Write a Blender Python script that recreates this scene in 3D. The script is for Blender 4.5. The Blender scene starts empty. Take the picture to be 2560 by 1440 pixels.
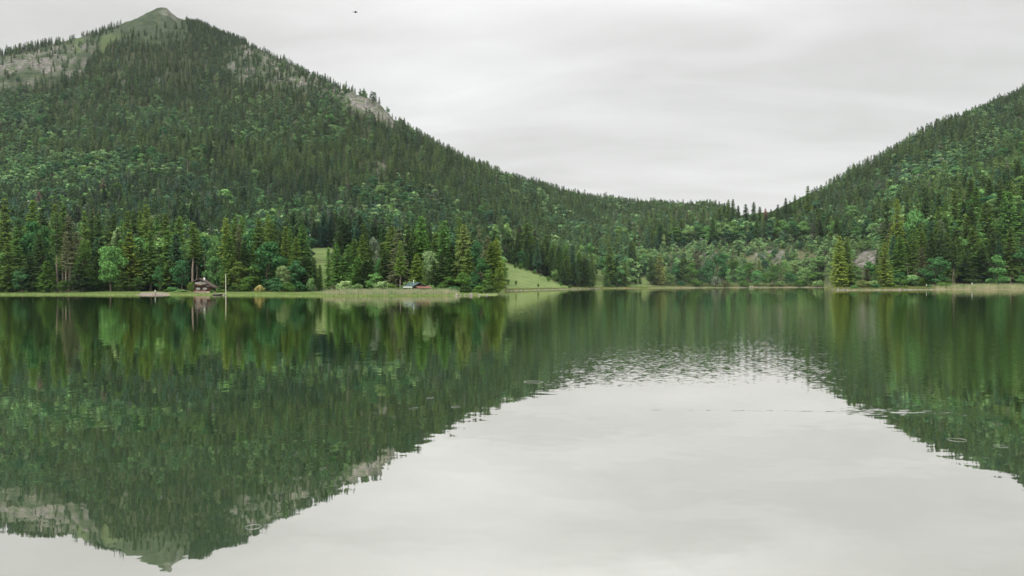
import bpy, math, random
import numpy as np
from mathutils import Vector, Matrix

# ------------------------------------------------------------------ camera, world, light
sc = bpy.context.scene
F = 2009.0                     # focal length in pixels of the 2560 px wide frame
H = 2.6                        # eye height above the water
ROLL = math.atan(9.5 / 2560)
PITCH = math.atan(5.5 / F)
cam_d = bpy.data.cameras.new('camera'); cam = bpy.data.objects.new('camera', cam_d)
sc.collection.objects.link(cam); sc.camera = cam
cam_d.sensor_fit = 'HORIZONTAL'; cam_d.sensor_width = 36; cam_d.lens = 36 * F / 2560
cam_d.clip_start = 0.1; cam_d.clip_end = 12000
cam.matrix_world = (Matrix.Translation((0, 0, H)) @ Matrix.Rotation(math.pi / 2 - PITCH, 4, 'X')
                    @ Matrix.Rotation(-ROLL, 4, 'Z'))

SUN_EL, SUN_AZ = math.radians(44), math.radians(208)
w = bpy.data.worlds.new('World'); sc.world = w; w.use_nodes = True
nt = w.node_tree; nt.nodes.clear()
def N(nt, t, **kw):
    n = nt.nodes.new(t)
    for k, v in kw.items(): setattr(n, k, v)
    return n
def L(nt, a, b): nt.links.new(a, b)
def mth(nt, op, a, b=None, c=None, clamp=False):
    n = nt.nodes.new('ShaderNodeMath'); n.operation = op; n.use_clamp = clamp
    for i, v in enumerate((a, b, c)):
        if v is None: continue
        if isinstance(v, (int, float)): n.inputs[i].default_value = v
        else: nt.links.new(v, n.inputs[i])
    return n.outputs[0]
def maprange(nt, v, a, b, c, d, smooth=True):
    n = nt.nodes.new('ShaderNodeMapRange'); n.interpolation_type = 'SMOOTHSTEP' if smooth else 'LINEAR'
    nt.links.new(v, n.inputs[0])
    for i, x in enumerate((a, b, c, d)): n.inputs[i + 1].default_value = x
    return n.outputs[0]
out = N(nt, 'ShaderNodeOutputWorld'); bg = N(nt, 'ShaderNodeBackground')
sky = N(nt, 'ShaderNodeTexSky', sky_type='NISHITA', sun_disc=False)
sky.sun_elevation = SUN_EL; sky.sun_rotation = SUN_AZ; sky.air_density = 1; sky.dust_density = 3
tc = N(nt, 'ShaderNodeTexCoord'); sep = N(nt, 'ShaderNodeSeparateXYZ'); L(nt, tc.outputs['Generated'], sep.inputs[0])
zz = mth(nt, 'ABSOLUTE', sep.outputs[2])
den = mth(nt, 'ADD', zz, 0.16)
cx = mth(nt, 'DIVIDE', sep.outputs[0], den); cy = mth(nt, 'DIVIDE', sep.outputs[1], den)
comb = N(nt, 'ShaderNodeCombineXYZ'); L(nt, cx, comb.inputs[0]); L(nt, cy, comb.inputs[1])
mp = N(nt, 'ShaderNodeMapping'); L(nt, comb.outputs[0], mp.inputs[0]); mp.inputs['Location'].default_value = (9.35, 4.0, 0)
mp.inputs['Rotation'].default_value = (0, 0, 0.22); mp.inputs['Scale'].default_value = (0.42, 0.8, 1)
n1 = N(nt, 'ShaderNodeTexNoise'); L(nt, mp.outputs[0], n1.inputs['Vector'])
n1.inputs['Scale'].default_value = 1.15; n1.inputs['Detail'].default_value = 6; n1.inputs['Roughness'].default_value = 0.5; n1.inputs['Distortion'].default_value = 0.5
n2 = N(nt, 'ShaderNodeTexNoise'); L(nt, mp.outputs[0], n2.inputs['Vector'])
n2.inputs['Scale'].default_value = 3.2; n2.inputs['Detail'].default_value = 5; n2.inputs['Distortion'].default_value = 0.7
cl = mth(nt, 'ADD', mth(nt, 'MULTIPLY', n1.outputs[0], 0.72), mth(nt, 'MULTIPLY', n2.outputs[0], 0.28))
ramp = N(nt, 'ShaderNodeValToRGB'); L(nt, cl, ramp.inputs[0])
e = ramp.color_ramp.elements
e[0].position = 0.38; e[0].color = (0.68, 0.67, 0.65, 1); e[1].position = 0.62; e[1].color = (0.97, 0.965, 0.955, 1)
k = e.new(0.5); k.color = (0.82, 0.81, 0.795, 1)
zen = maprange(nt, zz, 0.26, 0.95, 1.0, 3.2)          # an overcast sky is brighter overhead
vm = N(nt, 'ShaderNodeVectorMath', operation='SCALE'); L(nt, ramp.outputs[0], vm.inputs[0]); L(nt, zen, vm.inputs['Scale'])
vs = N(nt, 'ShaderNodeVectorMath', operation='SCALE'); L(nt, sky.outputs[0], vs.inputs[0]); vs.inputs['Scale'].default_value = 0.10
mx = N(nt, 'ShaderNodeMix', data_type='RGBA'); mx.inputs[0].default_value = 0.96
L(nt, vs.outputs[0], mx.inputs[6]); L(nt, vm.outputs[0], mx.inputs[7])
L(nt, mx.outputs[2], bg.inputs[0]); bg.inputs[1].default_value = 0.63; L(nt, bg.outputs[0], out.inputs[0])
w.cycles.sampling_method = 'MANUAL'; w.cycles.sample_map_resolution = 512

sd = bpy.data.lights.new('sun', 'SUN'); sun = bpy.data.objects.new('sun', sd); sc.collection.objects.link(sun)
sd.energy = 1.5; sd.angle = math.radians(35); sd.color = (1, 0.98, 0.94)
sdir = Vector((math.sin(SUN_AZ) * math.cos(SUN_EL), math.cos(SUN_AZ) * math.cos(SUN_EL), math.sin(SUN_EL)))
sun.rotation_euler = sdir.to_track_quat('Z', 'Y').to_euler()
sc.view_settings.view_transform = 'Standard'; sc.view_settings.look = 'None'
sc.view_settings.exposure = 0.67; sc.view_settings.gamma = 1
HAZE = 2.5e-5
sc.cycles.max_bounces = 6; sc.cycles.diffuse_bounces = 2; sc.cycles.glossy_bounces = 3; sc.cycles.volume_bounces = 1
sc.cycles.transparent_max_bounces = 4; sc.cycles.transmission_bounces = 2
sc.cycles.use_denoising = True; sc.cycles.denoising_prefilter = 'ACCURATE'; sc.cycles.sample_clamp_indirect = 3

rng = np.random.default_rng(7); random.seed(7)

# ------------------------------------------------------------------ helpers
def yh(x): return 719.2 - 9.5 * np.asarray(x, float) / 2560
def px2X(x, Y): return (np.asarray(x, float) - 1280) * Y / F
def X2px(X, Y): return X / Y * F + 1280
def z2py(z, X, Y): return yh(X2px(X, Y)) + (H - z) * F / Y
def py2z(y, x, Y): return H - (y - yh(x)) * Y / F

def mesh_np(name, V, faces_list):
    """V (n,3); faces_list: list of int arrays (m,3) or (m,4)"""
    me = bpy.data.meshes.new(name)
    V = np.asarray(V, np.float32); me.vertices.add(len(V)); me.vertices.foreach_set('co', V.ravel())
    fl = [np.asarray(f, np.int32) for f in faces_list if len(f)]
    tot = np.concatenate([np.full(len(f), f.shape[1], np.int32) for f in fl])
    idx = np.concatenate([f.ravel() for f in fl])
    st = np.concatenate([[0], np.cumsum(tot)[:-1]]).astype(np.int32)
    me.loops.add(len(idx)); me.loops.foreach_set('vertex_index', idx)
    me.polygons.add(len(tot)); me.polygons.foreach_set('loop_start', st); me.polygons.foreach_set('loop_total', tot)
    me.update(calc_edges=True); me.validate()
    return me

class MB:
    """collects boxes, tubes and loose polygons into one mesh"""
    def __init__(s): s.v = []; s.f = []
    def poly(s, pts, faces):
        o = len(s.v); s.v += [tuple(p) for p in pts]; s.f += [tuple(i + o for i in f) for f in faces]; return s
    def box(s, x0, x1, y0, y1, z0, z1):
        return s.poly([(x0,y0,z0),(x1,y0,z0),(x1,y1,z0),(x0,y1,z0),(x0,y0,z1),(x1,y0,z1),(x1,y1,z1),(x0,y1,z1)],
            [(0,3,2,1),(4,5,6,7),(0,1,5,4),(1,2,6,5),(2,3,7,6),(3,0,4,7)])
    def prism(s, prof, y0, y1):
        """profile of (x,z) extruded along y"""
        n = len(prof)
        pts = [(x, y0, z) for x, z in prof] + [(x, y1, z) for x, z in prof]
        fs = [tuple(range(n)), tuple(range(2 * n - 1, n - 1, -1))] + [(i, i + n, (i + 1) % n + n, (i + 1) % n) for i in range(n)]
        return s.poly(pts, fs)
    def tube(s, pts, rad, n=6):
        pts = [Vector(p) for p in pts]; rings = []
        for i, p in enumerate(pts):
            d = (pts[min(i + 1, len(pts) - 1)] - pts[max(i - 1, 0)]).normalized()
            a = d.cross(Vector((0, 0, 1)) if abs(d.z) < .9 else Vector((1, 0, 0))).normalized(); b = d.cross(a)
            r = rad[i] if hasattr(rad, '__len__') else rad
            rings.append([p + (a * math.cos(2*math.pi*k/n) + b * math.sin(2*math.pi*k/n)) * r for k in range(n)])
        o = len(s.v)
        for rr in rings: s.v += [tuple(q) for q in rr]
        for i in range(len(pts) - 1):
            for k in range(n):
                s.f.append((o+i*n+k, o+i*n+(k+1)%n, o+(i+1)*n+(k+1)%n, o+(i+1)*n+k))
        s.f.append(tuple(o + k for k in range(n))[::-1]); s.f.append(tuple(o + (len(pts)-1)*n + k for k in range(n)))
        return s
    def mesh(s, name):
        me = bpy.data.meshes.new(name); me.from_pydata(s.v, [], s.f); me.update(); return me

COL = sc.collection
def link(name, me, mat=None, parent=None, loc=None, rz=0, **props):
    o = bpy.data.objects.new(name, me); COL.objects.link(o)
    if me is not None and mat is not None and hasattr(me, 'materials') and not len(me.materials): me.materials.append(mat)
    if parent is not None: o.parent = parent
    if loc is not None: o.location = loc
    o.rotation_euler = (0, 0, rz)
    for k_, v_ in props.items(): o[k_] = v_
    return o

def mat(name, rgb, rough=0.9, noise=None, spec=0.2, rgb2=None, scale=4.0, objcol=False, trans=0.0, vcol=None):
    m = bpy.data.materials.new(name); m.use_nodes = True; t = m.node_tree
    p = t.nodes['Principled BSDF']; p.inputs['Roughness'].default_value = rough
    p.inputs['Specular IOR Level'].default_value = spec
    p.inputs['Base Color'].default_value = (*rgb, 1)
    if noise:
        g = N(t, 'ShaderNodeNewGeometry') if noise == 'world' else N(t, 'ShaderNodeTexCoord')
        v = g.outputs['Position'] if noise == 'world' else g.outputs['Object']
        tn = N(t, 'ShaderNodeTexNoise'); L(t, v, tn.inputs['Vector']); tn.inputs['Scale'].default_value = scale; tn.inputs['Detail'].default_value = 5
        mr = maprange(t, tn.outputs[0], 0.35, 0.65, 0, 1)
        mx = N(t, 'ShaderNodeMix', data_type='RGBA'); L(t, mr, mx.inputs[0])
        mx.inputs[6].default_value = (*rgb, 1); mx.inputs[7].default_value = (*(rgb2 or tuple(c * .6 for c in rgb)), 1)
        L(t, mx.outputs[2], p.inputs['Base Color'])
    return m

def foliage(name, instanced):
    """leaf material: the tint comes from the object's colour, or from the instance attribute 'tint'"""
    m = bpy.data.materials.new(name); m.use_nodes = True; t = m.node_tree; t.nodes.clear()
    o = N(t, 'ShaderNodeOutputMaterial')
    if instanced:
        a = N(t, 'ShaderNodeAttribute', attribute_type='INSTANCER', attribute_name='tint'); colr = a.outputs['Color']
    else:
        a = N(t, 'ShaderNodeObjectInfo'); colr = a.outputs['Color']
    tcn = N(t, 'ShaderNodeTexCoord'); tn = N(t, 'ShaderNodeTexNoise'); L(t, tcn.outputs['Object'], tn.inputs['Vector'])
    tn.inputs['Scale'].default_value = 1.3; tn.inputs['Detail'].default_value = 3
    vr = maprange(t, tn.outputs[0], 0.3, 0.7, 0.62, 1.38)
    gi = N(t, 'ShaderNodeNewGeometry')
    rr = mth(t, 'MULTIPLY_ADD', gi.outputs['Random Per Island'], 0.5, 0.75)
    k_ = mth(t, 'MULTIPLY', vr, rr)
    sc_ = N(t, 'ShaderNodeVectorMath', operation='SCALE'); L(t, colr, sc_.inputs[0]); L(t, k_, sc_.inputs['Scale'])
    d = N(t, 'ShaderNodeBsdfDiffuse'); L(t, sc_.outputs[0], d.inputs[0])
    tr = N(t, 'ShaderNodeBsdfTranslucent'); L(t, sc_.outputs[0], tr.inputs[0])
    mx = N(t, 'ShaderNodeMixShader'); mx.inputs[0].default_value = 0.25; L(t, d.outputs[0], mx.inputs[1]); L(t, tr.outputs[0], mx.inputs[2])
    L(t, mx.outputs[0], o.inputs[0]); return m
M_leaf = foliage('foliage', False); M_leafI = foliage('forest_foliage', True)
M_bark = mat('bark', (0.17, 0.13, 0.10), noise='obj', rgb2=(0.09, 0.07, 0.055), scale=6)
M_barkpale = mat('pale_bark', (0.26, 0.21, 0.17), noise='obj', rgb2=(0.15, 0.12, 0.10), scale=5)
M_grass = mat('grass_blades', (0.15, 0.235, 0.065), noise='world', rgb2=(0.22, 0.27, 0.095), scale=.25)
M_reed = mat('reed', (0.36, 0.335, 0.21), noise='world', rgb2=(0.19, 0.26, 0.12), scale=.5)
M_reed2 = mat('green_reed', (0.17, 0.22, 0.085), noise='world', rgb2=(0.36, 0.34, 0.2), scale=.35)
M_white = mat('white_paint', (0.78, 0.78, 0.75), 0.6)
M_rock = mat('stone', (0.27, 0.245, 0.215), noise='world', rgb2=(0.13, 0.12, 0.105), scale=1.5)

# ------------------------------------------------------------------ terrain: nodes per azimuth column
# x : (Y0) (Y1,z1) (Y2,z2) (Y3,y3) (Y4,y4)  - depths in metres, heights as z or as sight line y
cols = [
 (-700, 310, 350, 1.2, 450, 6,   850, 600, 1400, 260),
 (-400, 300, 345, 1.2, 450, 6,   850, 570, 1450, 160),
 (0,    285, 325, 1.0, 450, 6,   850, 552, 1500, 142),
 (150,  280, 320, 1.0, 450, 6,   850, 552, 1580, 108),
 (250,  270, 312, 1.0, 450, 6,   850, 550, 1640, 84),
 (330,  266, 308, 1.0, 450, 6,   850, 550, 1700, 55),
 (370,  262, 305, 1.0, 450, 6,   850, 550, 1740, 35),
 (405,  261, 305, 1.0, 450, 6,   850, 548, 1750, 21),
 (420,  261, 305, 1.0, 450, 6,   850, 548, 1750, 23),
 (445,  261, 305, 1.0, 450, 8,   850, 548, 1750, 46),
 (520,  254, 300, 1.0, 600, 24,  880, 545, 1740, 70),
 (620,  238, 300, 1.0, 640, 30,  900, 535, 1650, 112),
 (720,  220, 290, .9,  650, 33,  900, 530, 1560, 158),
 (800,  211, 280, .7,  650, 33.6,900, 525, 1500, 200),
 (880,  211, 280, .7,  650, 33,  900, 530, 1430, 230),
 (950,  212, 280, .7,  650, 33,  900, 535, 1380, 262),
 (990,  212, 280, .7,  650, 32,  900, 540, 1350, 300),
 (1030, 212, 280, .7,  650, 31,  900, 545, 1340, 342),
 (1080, 213, 280, .7,  650, 29,  900, 550, 1330, 372),
 (1150, 213, 280, .7,  650, 26,  900, 560, 1320, 410),
 (1245, 222, 290, .9,  650, 23,  900, 580, 1360, 450),
 (1262, 400, 430, 1.2, 620, 20,  900, 590, 1380, 458),
 (1350, 470, 490, 1.0, 640, 13,  900, 610, 1450, 478),
 (1430, 560, 580, 1.0, 720, 8,   950, 635, 1550, 500),
 (1500, 640, 660, 1.0, 800, 17,  1050,615, 1600, 514),
 (1600, 700, 715, 1.0, 830, 17,  1050,615, 1650, 523),
 (1640, 720, 730, 1.0, 830, 26,  1000,602, 1680, 525),
 (1750, 740, 750, 1.5, 840, 31,  950, 606, 1650, 530),
 (1805, 740, 750, 1.5, 840, 31,  950, 606, 1600, 536),
 (1860, 740, 750, 1.5, 840, 31,  930, 608, 1150, 560),
 (1930, 740, 750, 1.5, 840, 31,  930, 610, 1150, 556),
 (2000, 735, 748, 1.5, 830, 31,  930, 608, 1160, 524),
 (2060, 715, 730, 1.5, 800, 30,  900, 605, 1180, 498),
 (2085, 370, 392, .8,  640, 20,  880, 600, 1190, 480),
 (2125, 362, 400, 1.0, 600, 19,  860, 595, 1200, 455),
 (2200, 365, 400, 1.2, 600, 25,  820, 580, 1230, 418),
 (2260, 372, 410, 1.2, 540, 24,  760, 545, 1250, 378),
 (2350, 380, 410, 1.0, 520, 29,  750, 515, 1300, 328),
 (2450, 385, 415, 1.0, 520, 38,  750, 485, 1400, 284),
 (2560, 387, 415, 1.0, 520, 43,  750, 465, 1480, 236),
 (2960, 390, 420, 1.0, 520, 50,  800, 400, 1520, 130),
 (3260, 390, 420, 1.0, 520, 50,  800, 400, 1520, 90)]
C = np.array(cols, float)
kx = C[:, 0]
NX = 1000
gx = np.linspace(-700, 3260, NX)
def ci(a): return np.interp(gx, kx, a)
Y0, Y1, z1, Y2, z2, Y3, y3, Y4, y4 = [ci(C[:, i]) for i in range(1, 10)]
def sm(a, n=5):
    kk = np.ones(n) / n; return np.convolve(np.pad(a, n // 2, mode='edge'), kk, 'valid')
z3 = py2z(y3, gx, Y3); z4 = py2z(y4, gx, Y4)
Yn = np.stack([Y0 - 60, Y0 - 8, Y0, Y1, Y2, Y3, Y4, Y4 + 220, Y4 + 900, np.maximum(Y4 + 1300, 3000)], 1)
Zn = np.stack([Y0*0-6, Y0*0-.8, Y0*0, z1, z2, z3, z4, z4 - 60, z4 * .35, z4 * .1], 1)
gy = np.unique(np.concatenate([np.arange(140, 480, 3.0), np.arange(480, 1000, 5.0), np.arange(1000, 1900, 8.0), np.arange(1900, 3001, 60.0)]))
NY = len(gy)
def pchip(x, xn, yn):
    h = np.diff(xn); dl = np.diff(yn) / h; n = len(xn); m = np.zeros(n)
    for i in range(1, n - 1):
        if dl[i-1] * dl[i] > 0:
            w1 = 2*h[i] + h[i-1]; w2 = h[i] + 2*h[i-1]; m[i] = (w1 + w2) / (w1 / dl[i-1] + w2 / dl[i])
    m[0] = dl[0]; m[-1] = dl[-1]
    j = np.clip(np.searchsorted(xn, x) - 1, 0, n - 2); t = (x - xn[j]) / h[j]
    t = np.where(x < xn[0], 0, np.where(x > xn[-1], 1, t))
    return ((1+2*t)*(1-t)**2*yn[j] + t*(1-t)**2*h[j]*m[j] + t*t*(3-2*t)*yn[j+1] + t*t*(t-1)*h[j]*m[j+1])
Z = np.stack([pchip(gy, Yn[i], Zn[i]) for i in range(NX)], 0)     # NX x NY

def vnoise(x, y, seed=0):
    """smooth value noise"""
    xi = np.floor(x).astype(np.int64); yi = np.floor(y).astype(np.int64); fx = x - xi; fy = y - yi
    fx = fx*fx*(3-2*fx); fy = fy*fy*(3-2*fy)
    def hsh(a, b):
        n = (a * 374761393 + b * 668265263 + seed * 1442695041) & 0xffffffff
        n = ((n ^ (n >> 13)) * 1274126177) & 0xffffffff
        return ((n ^ (n >> 16)) & 0xffff) / 65535.0
    a = hsh(xi, yi); b = hsh(xi+1, yi); c = hsh(xi, yi+1); d = hsh(xi+1, yi+1)
    return (a*(1-fx)+b*fx)*(1-fy) + (c*(1-fx)+d*fx)*fy - 0.5
def fbm(x, y, seed=0, o=4):
    s = 0; am = 1
    for k_ in range(o): s = s + am * vnoise(x * 2**k_, y * 2**k_, seed + k_); am *= .5
    return s
GX = px2X(gx[:, None], gy[None, :]); GY = np.broadcast_to(gy[None, :], GX.shape)
rel = np.clip((GY - Y2[:, None]) / 200, 0, 1) * np.clip(1 - np.abs(GY - Y4[:, None]) / 2500, .3, 1)
ridgefade = np.clip(np.abs(GY - Y4[:, None]) / 160, .22, 1)
Z = Z + rel * ridgefade * (fbm(GX / 170, GY / 420, 3, 5) * 52 + fbm(GX / 40, GY / 60, 11, 3) * 8)
bank = np.clip((GY - Y1[:, None]) / 60, 0, 1)
Z = Z + bank * fbm(GX / 25, GY / 30, 5, 3) * 1.0
Z = Z + np.clip((GY - Y0[:, None]) / 10, 0, 1) * (vnoise(GX / 5, GY / 6, 9)) * .12

# bring each column's crest back to the height it has in the view
for _ in range(2):
    e_ = z2py(Z, GX, GY); crest = np.where(GY > Y3[:, None], e_, 9e9).min(1); dlt = (crest - y4) * Y4 / F
    dlt = np.convolve(np.pad(dlt, 6, mode='edge'), np.ones(13) / 13, 'valid')
    Z = Z + dlt[:, None] * np.clip((GY - Y3[:, None]) / (Y4 - Y3)[:, None], 0, 1) ** 1.2

def ground(X, Y):
    X = np.asarray(X, float); Y = np.asarray(Y, float)
    fx = np.clip((X2px(X, Y) - gx[0]) / (gx[1] - gx[0]), 0, NX - 1.001); i = fx.astype(int); fx = fx - i
    j = np.clip(np.searchsorted(gy, Y) - 1, 0, NY - 2); fy = np.clip((Y - gy[j]) / (gy[j+1] - gy[j]), 0, 1)
    return (Z[i,j]*(1-fx)+Z[i+1,j]*fx)*(1-fy) + (Z[i,j+1]*(1-fx)+Z[i+1,j+1]*fx)*fy

def inpoly(px, py, poly):
    px = np.asarray(px, float); py = np.asarray(py, float); r = np.zeros(px.shape, bool); n = len(poly)
    for i in range(n):
        x1, y1_ = poly[i]; x2, y2_ = poly[(i + 1) % n]
        c = ((y1_ > py) != (y2_ > py)) & (px < (x2 - x1) * (py - y1_) / ((y2_ - y1_) or 1e-9) + x1)
        r ^= c
    return r
BOWL = [(-60,150),(60,135),(120,118),(200,108),(245,112),(232,150),(205,188),(150,205),(100,218),(0,232),(-60,235)]
GR1 = [(190,98),(214,95),(216,118),(196,135),(185,128)]
GR2 = [(252,92),(270,88),(304,82),(302,96),(285,104),(270,124),(262,142),(252,138),(254,112)]
SHO = [(560,150),(600,116),(640,112),(700,140),(760,172),(840,205),(880,222),(960,262),(1005,318),(950,300),(880,268),(820,250),(740,232),(650,220),(580,196)]
BARE = [(885,236),(940,258),(985,282),(1004,318),(985,330),(950,312),(925,296),(890,282),(858,262),(862,244)]
ROCKS = [[(725,298),(745,300),(748,310),(730,308)], [(930,405),(960,408),(975,425),(945,420)],
         [(1880,640),(1930,628),(1958,632),(1950,652),(1915,656),(1885,650)], [(2138,662),(2140,640),(2165,628),(2197,626),(2196,652),(2182,666),(2160,676)],
         [(1740,630),(1790,632),(1785,655),(1770,662)], [(300,190),(312,188),(316,215),(300,212)], [(385,195),(410,200),(400,215)]]
SCRUB = [[(1620,622),(1700,618),(1800,628),(1790,645),(1700,640),(1625,650)], [(1850,640),(1960,622),(2080,630),(2080,650),(1950,660),(1850,660)]]
SUMMIT = [(290,75),(330,48),(370,26),(410,10),(450,30),(470,56),(455,66),(400,66),(340,76),(300,84)]
def meadow(px, py, Y):
    m = (px > 1248) & (px < 1445) & (py > 648 + (px - 1250) * (716 - 648) / 175.) & (Y < 760)
    m |= (px > 1483) & (px < 1514) & (py > 672) & (Y < 1000)
    m |= (px > 1562) & (px < 1636) & (py > np.interp(px, [1562, 1575, 1607, 1636], [716, 707, 689, 712]) + 2 * np.sin(px * .7)) & (Y < 900)
    m |= (px > 745 + (655 - Y) * .12) & (px < 848) & (Y > 330) & (Y < 655)
    m |= (px > 492) & (px < 540) & (Y > 560) & (Y < 655)
    m |= inpoly(px, py, GR1) | inpoly(px, py, GR2)
    return m
PXg = X2px(GX, GY); PYg = z2py(Z, GX, GY)
meadw = meadow(PXg, PYg, GY) | (GY < Y1[:, None] + 14)
rockw = np.zeros(Z.shape); scr = np.zeros(Z.shape)
for P_ in ROCKS + [BARE]: rockw[inpoly(PXg + 7 * fbm(GX / 6, GY / 9, 61, 3), PYg + 6 * fbm(GX / 7, GY / 8, 62, 3), P_)] = 1
nz = fbm(GX / 14, GY / 26, 21, 4)
rockw = np.maximum(rockw, (inpoly(PXg, PYg, BOWL) & (nz > 0.0)) * .95)
rockw = np.maximum(rockw, (inpoly(PXg, PYg, SHO) & (nz > 0.08)) * .9)
rockw = np.maximum(rockw, (inpoly(PXg, PYg, [(380,20),(432,20),(446,50),(420,40)]) & (nz > .05)) * .8)
for P_ in SCRUB: scr[inpoly(PXg, PYg, P_)] = 1
alp = (inpoly(PXg, PYg, BOWL) | inpoly(PXg, PYg, SHO) | inpoly(PXg, PYg, SUMMIT) | ((PYg < 110) & (PXg < 470))) * 1.0
beach = (((PXg > 340) & (PXg < 425) & (GY < Y0[:, None] + 2 + 30 * np.sin(np.clip((PXg - 340) / 85, 0, 1) * 3.14) * (1 + nz))) | ((PXg > 2094) & (GY < Y0[:, None] + 5) & (nz > -.15)) | ((PXg > 2268) & (PXg < 2284) & (GY < 402)) | ((PXg > 1262) & (PXg < 2083) & (GY < Y0[:, None] + 5) & (nz > .05))) * 1.0
fade = lambda a: (a + np.roll(a, 1, 0) + np.roll(a, -1, 0) + np.roll(a, 1, 1) + np.roll(a, -1, 1)) / 5
rockw = np.where((GY < 900) & (nz < -.28), 0, rockw); rockw = fade(rockw); meadf = fade(meadw * np.where(GY > 1200, .3, 1.0)); beach = fade(beach); alp = fade(fade(alp)); scr = fade(fade(scr))

Z = Z + alp * (GY > 1000) * (fbm(GX / 16, GY / 30, 33, 4) * 5.0)
# relief on rock faces: craggy ribs
Z = Z + rockw * ((GY > 500) * (fbm(GX / 9, GY / 22, 31, 4) * 7.0))
idx = np.arange(NX * NY).reshape(NX, NY)
quads = np.stack([idx[:-1, :-1].ravel(), idx[1:, :-1].ravel(), idx[1:, 1:].ravel(), idx[:-1, 1:].ravel()], 1)
keep = (gy[None, 1:] > Y0[:-1, None] - 62).repeat(1, 0)[:, :].ravel() if False else (np.broadcast_to(gy[None, :-1], (NX-1, NY-1)) > (Y0[:-1, None] - 60)).ravel()
terr = mesh_np('terrain', np.stack([GX.ravel(), GY.ravel(), Z.ravel()], 1), [quads[keep]])
for f_, nme in ((rockw, 'rock'), (meadf, 'meadow'), (beach, 'beach'), (alp, 'alpine'), (scr, 'scrub')):
    a = terr.attributes.new(nme, 'FLOAT', 'POINT'); a.data.foreach_set('value', np.asarray(f_, np.float32).ravel())
terr.polygons.foreach_set('use_smooth', np.ones(len(terr.polygons), bool))

m = bpy.data.materials.new('terrain'); m.use_nodes = True; t = m.node_tree
p = t.nodes['Principled BSDF']; p.inputs['Roughness'].default_value = 1; p.inputs['Specular IOR Level'].default_value = .1
gp = N(t, 'ShaderNodeNewGeometry')
def tnoise(scale, det=5, vec=None):
    n = N(t, 'ShaderNodeTexNoise'); L(t, vec or gp.outputs['Position'], n.inputs['Vector']); n.inputs['Scale'].default_value = scale; n.inputs['Detail'].default_value = det
    return n.outputs[0]
def cmix(fac, a, b):
    x = N(t, 'ShaderNodeMix', data_type='RGBA')
    if isinstance(fac, float): x.inputs[0].default_value = fac
    else: L(t, fac, x.inputs[0])
    for i, c in ((6, a), (7, b)):
        if isinstance(c, tuple): x.inputs[i].default_value = (*c, 1)
        else: L(t, c, x.inputs[i])
    return x.outputs[2]
def tattr(n_):
    a = N(t, 'ShaderNodeAttribute', attribute_name=n_); return a.outputs['Fac']
forest = cmix(maprange(t, tnoise(.15), .35, .65, 0, 1), (0.030, 0.036, 0.016), (0.055, 0.065, 0.028))
mp2 = N(t, 'ShaderNodeMapping'); L(t, gp.outputs['Position'], mp2.inputs[0]); mp2.inputs['Scale'].default_value = (.03, .12, .5)
mead = cmix(maprange(t, tnoise(1.0, 6, mp2.outputs[0]), .35, .68, 0, 1), (0.100, 0.155, 0.046), (0.160, 0.200, 0.074))
mead = cmix(maprange(t, tnoise(.9, 4), .55, .75, 0, .6), mead, (0.075, 0.12, 0.035))
rockc = cmix(maprange(t, tnoise(.22, 8), .38, .62, 0, 1), (0.095, 0.09, 0.080), (0.21, 0.192, 0.172))
rockc = cmix(maprange(t, tnoise(.07, 6), .46, .60, 0, .85), rockc, (0.07, 0.092, 0.042))
alpc = cmix(maprange(t, tnoise(.08, 6), .4, .6, 0, 1), (0.030, 0.046, 0.022), (0.056, 0.068, 0.036))
scrc = cmix(maprange(t, tnoise(.3, 5), .4, .6, 0, 1), (0.06, 0.085, 0.03), (0.12, 0.11, 0.065))
beac = cmix(maprange(t, tnoise(.8, 6), .4, .6, 0, 1), (0.29, 0.215, 0.17), (0.17, 0.135, 0.10))
c_ = cmix(tattr('alpine'), forest, alpc); c_ = cmix(tattr('scrub'), c_, scrc)
c_ = cmix(tattr('meadow'), c_, mead); c_ = cmix(tattr('rock'), c_, rockc); c_ = cmix(tattr('beach'), c_, beac)
L(t, c_, p.inputs['Base Color'])
bp = N(t, 'ShaderNodeBump'); bp.inputs['Distance'].default_value = 3; bp.inputs['Strength'].default_value = .6
L(t, tnoise(.25, 6), bp.inputs['Height']); L(t, bp.outputs[0], p.inputs['Normal'])
terrain = link('terrain', terr, m, kind='structure', label='forested mountainside, meadows and shore around the lake')

# the ground beyond, and lake bed
mb = MB(); nseg = 64; R_ = 3050
mb.poly([(0, 0, -7)] + [(R_ * math.cos(2*math.pi*i/nseg), R_ * math.sin(2*math.pi*i/nseg), -7) for i in range(nseg)], [(0, i + 1, (i + 1) % nseg + 1) for i in range(nseg)])
link('ground', mb.mesh('ground'), mat('ground', (0.08, 0.09, 0.05), noise='world', scale=.01), kind='structure')

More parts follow.
